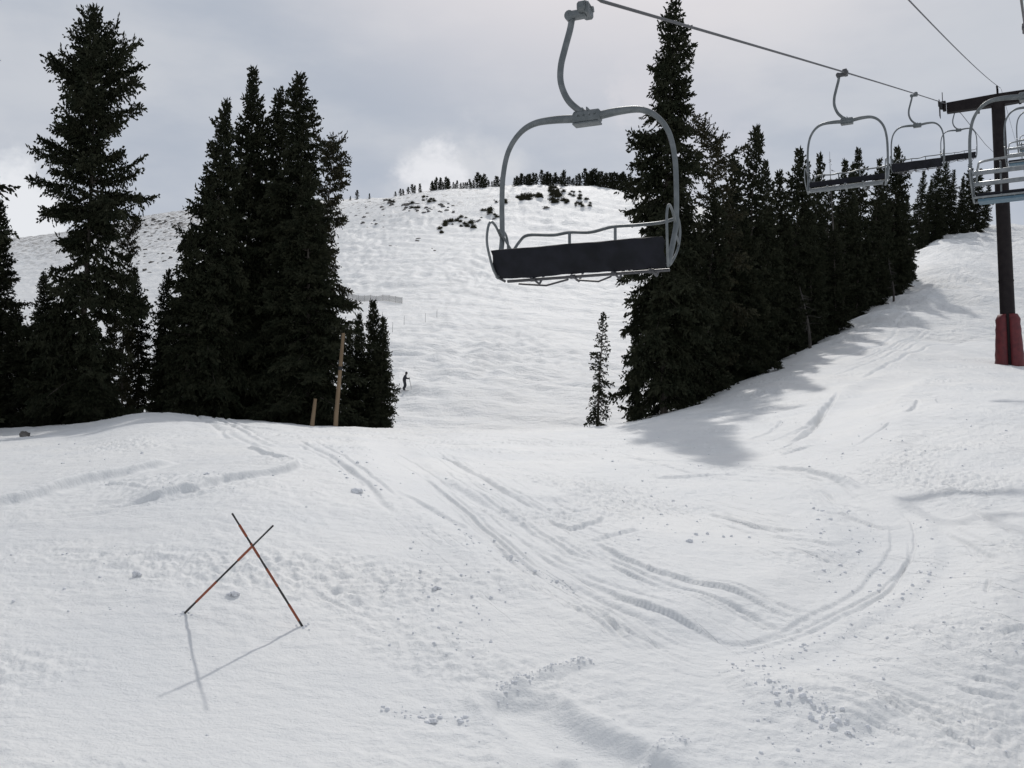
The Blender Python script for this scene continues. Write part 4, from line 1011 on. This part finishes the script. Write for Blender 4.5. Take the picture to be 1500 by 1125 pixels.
# wooden posts
def post(pxb, pyb, pxt, pyt, Y, rad, label, band=None):
    b_ = at(pxb, pyb, Y); t_ = Vector(at(pxt, pyt, Y)); z = hz(b_[0], Y); a = Vector((b_[0], Y, z))
    r = empty('wooden_post', a); tag(r, label, 'wooden post', 'round wooden posts by the left stand'); d = t_-a
    m = MB(); n = 9; m.tube([d*(i/n)-Vector((0, 0, .5 if i == 0 else 0)) for i in range(n+1)], [rad*(1-.28*i/n+.03*math.sin(i*2.1)) for i in range(n+1)], 14); m.build('pole', M_log, r)
    if band: m = MB(); m.tube([d*band[0], d*band[1]], rad*.93, 14); m.build('dark_band', M_black, r)
post(491, 625, 503, 488, 37.5, .088, 'tall peeled round wooden post leaning right by the dark spruces', (.60, .64))
post(457, 618, 462, 584, 37.0, .085, 'short stubby wooden post left of the tall one')

# net fence far off on the run
p0 = hit(508, 440, 120); p1 = hit(589, 446, 120); fr = empty('net_fence', p0); tag(fr, 'low grey net fence on the run above the little spruces', 'fence')
v0 = Vector(p0); v1 = Vector(p1); n_ = 9; pts = [v0.lerp(v1, i/n_) for i in range(n_+1)]
for q in pts: q.z = hz(q.x, q.y)
m = MB()
for q in pts: m.tube([q-v0-Vector((0, 0, .3)), q-v0+Vector((0, 0, 1.35))], .03, 6)
m.build('stake', M_bamboo, fr)
m = MB()
for a_, b_ in zip(pts[:-1], pts[1:]):
    for k in range(9): h = .1+1.1*k/8; m.tube([a_-v0+Vector((0, 0, h)), b_-v0+Vector((0, 0, h))], .022, 4)
    for k in range(10): c_ = a_.lerp(b_, k/10)-v0; m.tube([c_+Vector((0, 0, .1)), c_+Vector((0, 0, 1.2))], .018, 4)
m.build('net', M_net, fr)
for px, py, h, lab in [(623,470,1.6,'thin stake on the mogul run, upper one right of the fence'),(575,490,1.6,'thin stake on the run right above the skier'),(640,462,1.5,'thin stake farthest right on the mogul run'),(560,470,1.6,'thin stake between the fence and the little spruces'),(592,473,1.6,'thin stake below the right end of the fence')]:
    p = hit(px, py, 100); m = MB(); m.tube([(0, 0, -.2), (0, 0, h*.5), (.03, 0, h)], [.03, .026, .02], 6); o = m.build('slope_stake', M_net); o.location = (p[0], p[1], hz(p[0], p[1])); tag(o, lab, 'marker pole', 'thin stakes on the far run')

# ------------------------------------------------------------------ skier
SY = 94.0; sp = at(592, 566, SY); sp[2] = hz(sp[0], SY)
def skinned(name, verts, edges, rad, material, parent, sub=2):
    me = bpy.data.meshes.new(name); me.from_pydata(verts, edges, []); me.update()
    o = link(name, me, material, parent)
    md = o.modifiers.new('skin', 'SKIN'); md.use_smooth_shade = True
    for v, r_ in zip(me.skin_vertices[0].data, rad): v.radius = (r_, r_) if not isinstance(r_, tuple) else r_; v.use_root = False
    me.skin_vertices[0].data[0].use_root = True
    s_ = o.modifiers.new('sub', 'SUBSURF'); s_.levels = sub; s_.render_levels = sub
    return o
# local: +x is where the skier faces (right in the photo); leaning forward a little, knees bent
sk = empty('person', (sp[0], sp[1], sp[2]+.03)); tag(sk, 'skier in dark clothing turning across the far run, arms forward with poles', 'person')
V_ = [(.02,0,.92),(.02,.0,1.10),(.09,0,1.30),(.14,0,1.45),(.17,0,1.54),(.20,0,1.66),
      (.10,.19,1.40),(.20,.26,1.17),(.42,.22,1.16),(.50,.21,1.18),
      (.10,-.19,1.40),(.20,-.26,1.17),(.42,-.22,1.14),(.50,-.21,1.16),
      (.02,.10,.86),(.14,.12,.50),(-.05,.13,.12),(.10,.13,.05),
      (.02,-.10,.86),(.10,-.13,.50),(-.10,-.14,.12),(.05,-.14,.05)]
E_ = [(0,1),(1,2),(2,3),(3,4),(4,5),(2,6),(6,7),(7,8),(8,9),(2,10),(10,11),(11,12),(12,13),(0,14),(14,15),(15,16),(16,17),(0,18),(18,19),(19,20),(20,21)]
Rd = [.19,.20,.22,.10,.08,.12,.10,.085,.07,.06,.10,.085,.07,.06,.14,.12,.10,.08,.14,.12,.10,.08]
skinned('body', V_, E_, Rd, M_cloth, sk)
m = MB()
for i in range(7):
    pass
hd = []
for j in range(9):
    th = math.pi*j/8; hd.append((.205, 0, 1.68+.135*math.cos(th)))
m.tube(hd, [max(.004, .125*math.sin(math.pi*j/8)) for j in range(9)], 14); m.build('helmet', M_black, sk)
m = MB(); m.box((.30, 0, 1.66), (.05, .15, .07), bev=.02); m.build('goggles', M_black, sk)
m = MB(); m.box((.305, 0, 1.59), (.04, .09, .07), bev=.018); m.build('face', M_skin, sk)
GS = "the skier's gear"
for y, dx, lab in ((.13, .1, 'ski under the left boot of the distant skier'), (-.14, .03, 'ski under the right boot of the distant skier')):
    m = MB(); ZR = math.radians(20)
    P = [(-.75, 0, .02), (-.2, 0, 0), (.5, 0, 0), (.80, 0, .03), (.93, 0, .12)]; b0 = 0
    for (x, _, z), w in zip(P, (.045, .038, .042, .05, .02)):
        for yy, zz in ((-w, 0), (w, 0), (w, .02), (-w, .02)): m.v.append((x, yy, z+zz))
    for i in range(4):
        for k in range(4): k2 = (k+1) % 4; m.f.append((i*4+k, i*4+k2, (i+1)*4+k2, (i+1)*4+k))
    m.f.append((3, 2, 1, 0)); m.f.append((16, 17, 18, 19))
    o = m.build('ski', M_ski, smooth=False); o.location = (sp[0]+dx, sp[1]+y, sp[2]+.01); o.rotation_euler = (0, 0, 0); tag(o, lab, 'ski', GS)
for y, lab in ((.21, "ski pole in the distant skier's left hand"), (-.21, "ski pole in the distant skier's right hand")):
    m = MB(); m.tube([(.50, y, 1.26), (.50, y, 1.10), (.72, y*1.3, .06)], [.018, .012, .007], 6); m.cyl((.705, y*1.28, .13), (.2, 0, -1), .045, .01, 10)
    o = m.build('ski_pole', M_net); o.location = (sp[0], sp[1], sp[2]+.03); tag(o, lab, 'ski pole', GS)

# ------------------------------------------------------------------ light, sky, camera
w = bpy.data.worlds.new('World'); sc.world = w; w.use_nodes = True; nt = w.node_tree; L = nt.links; nt.nodes.clear()
out = nt.nodes.new('ShaderNodeOutputWorld'); bg = nt.nodes.new('ShaderNodeBackground'); L.new(bg.outputs[0], out.inputs[0]); bg.inputs[1].default_value = .12
sky = nt.nodes.new('ShaderNodeTexSky'); sky.sky_type = 'NISHITA'; sky.sun_disc = False; sky.sun_elevation = R(SUN_EL); sky.sun_rotation = R(SUN_AZ); sky.altitude = 3300; sky.air_density = 1; sky.dust_density = 1
tc = nt.nodes.new('ShaderNodeTexCoord')
def N(t, **k):
    n = nt.nodes.new(t)
    for a, b in k.items(): setattr(n, a, b)
    return n
def noise(scale, det, rough, stretch, off=(0, 0, 0)):
    mp = N('ShaderNodeMapping'); mp.inputs['Scale'].default_value = stretch; mp.inputs['Location'].default_value = off; L.new(tc.outputs['Generated'], mp.inputs[0])
    n = N('ShaderNodeTexNoise'); n.inputs['Scale'].default_value = scale; n.inputs['Detail'].default_value = det; n.inputs['Roughness'].default_value = rough; L.new(mp.outputs[0], n.inputs['Vector']); return n.outputs['Fac']
def mrange(src, a, b, c=0, d=1, smooth=True):
    n = N('ShaderNodeMapRange'); n.interpolation_type = 'SMOOTHSTEP' if smooth else 'LINEAR'
    for i, v in zip(('From Min', 'From Max', 'To Min', 'To Max'), (a, b, c, d)): n.inputs[i].default_value = v
    L.new(src, n.inputs['Value']); return n.outputs[0]
def mixc(f, a, b):
    n = N('ShaderNodeMix', data_type='RGBA')
    if isinstance(f, float): n.inputs[0].default_value = f
    else: L.new(f, n.inputs[0])
    for i, q in ((6, a), (7, b)):
        if isinstance(q, tuple): n.inputs[i].default_value = (*q, 1)
        else: L.new(q, n.inputs[i])
    return n.outputs[2]
def dotdir(px, py):
    r_ = ray(px, py); r_ = r_/np.linalg.norm(r_); n = N('ShaderNodeVectorMath', operation='DOT_PRODUCT'); L.new(tc.outputs['Generated'], n.inputs[0]); n.inputs[1].default_value = tuple(r_)
    return n.outputs['Value']
def math2(op, a, b):
    n = N('ShaderNodeMath', operation=op)
    for i, q in enumerate((a, b)):
        if isinstance(q, (int, float)): n.inputs[i].default_value = q
        else: L.new(q, n.inputs[i])
    return n.outputs[0]
K = 17.9
def kc(r_, g_, b_): return (r_*K, g_*K, b_*K)
deck = mixc(mrange(noise(2.6, 6, .55, (1, 1, 2.8)), .38, .64), kc(.48, .52, .59), kc(.62, .64, .68))
# thin cloud glows round the veiled sun
sv = N('ShaderNodeVectorMath', operation='DOT_PRODUCT'); L.new(tc.outputs['Generated'], sv.inputs[0]); sv.inputs[1].default_value = tuple(SUN)
deck = mixc(mrange(sv.outputs['Value'], .88, .99, 0, 1), deck, kc(.95, .885, .87))
sz = N('ShaderNodeSeparateXYZ'); L.new(tc.outputs['Generated'], sz.inputs[0])
deck = mixc(mrange(sz.outputs['Z'], .60, .9, 0, .6), deck, kc(.33, .355, .41))
def puff(deck, px, py, r0, r1, amp, sc_, col):
    d = math2('ADD', dotdir(px, py), math2('MULTIPLY', math2('SUBTRACT', noise(sc_, 6, .6, (1, 1, 1.3), (px, 0, 0)), .5), amp))
    return mixc(mrange(d, math.cos(R(r1)), math.cos(R(r0))), deck, col)
deck = puff(deck, 672, 285, 1.0, 4.6, .0060, 16, kc(.70, .71, .735))
deck = puff(deck, 634, 256, .2, 2.3, .0026, 26, kc(.86, .86, .88))
deck = puff(deck, 15, 310, 1.5, 4.0, .007, 12, kc(.86, .87, .89))
deck = puff(deck, 1040, 215, .3, 3.4, .005, 14, kc(.62, .63, .68))
deck = puff(deck, 935, 135, .1, 2.0, .0025, 22, kc(.70, .69, .72))
fin = mixc(.88, sky.outputs[0], deck)
L.new(fin, bg.inputs[0])
sl = bpy.data.lights.new('sun', 'SUN'); sl.energy = 3.5; sl.angle = R(1.2); sl.color = (1, .965, .92)
so = bpy.data.objects.new('sun', sl); COL.objects.link(so); so.rotation_euler = Vector(tuple(-SUN)).to_track_quat('-Z', 'Y').to_euler()
cam = bpy.data.cameras.new('camera'); co = bpy.data.objects.new('camera', cam); COL.objects.link(co); sc.camera = co
cam.sensor_width = 36; cam.lens = 36*F/1500; cam.clip_end = 5000; cam.clip_start = .1
co.location = (0, 0, 0); co.rotation_euler = (R(90)+PITCH, 0, 0)
sc.view_settings.view_transform = 'Standard'; sc.view_settings.look = 'None'; sc.view_settings.gamma = 1; sc.view_settings.exposure = -1.07
sc.cycles.max_bounces = 6; sc.cycles.diffuse_bounces = 3; sc.cycles.glossy_bounces = 2
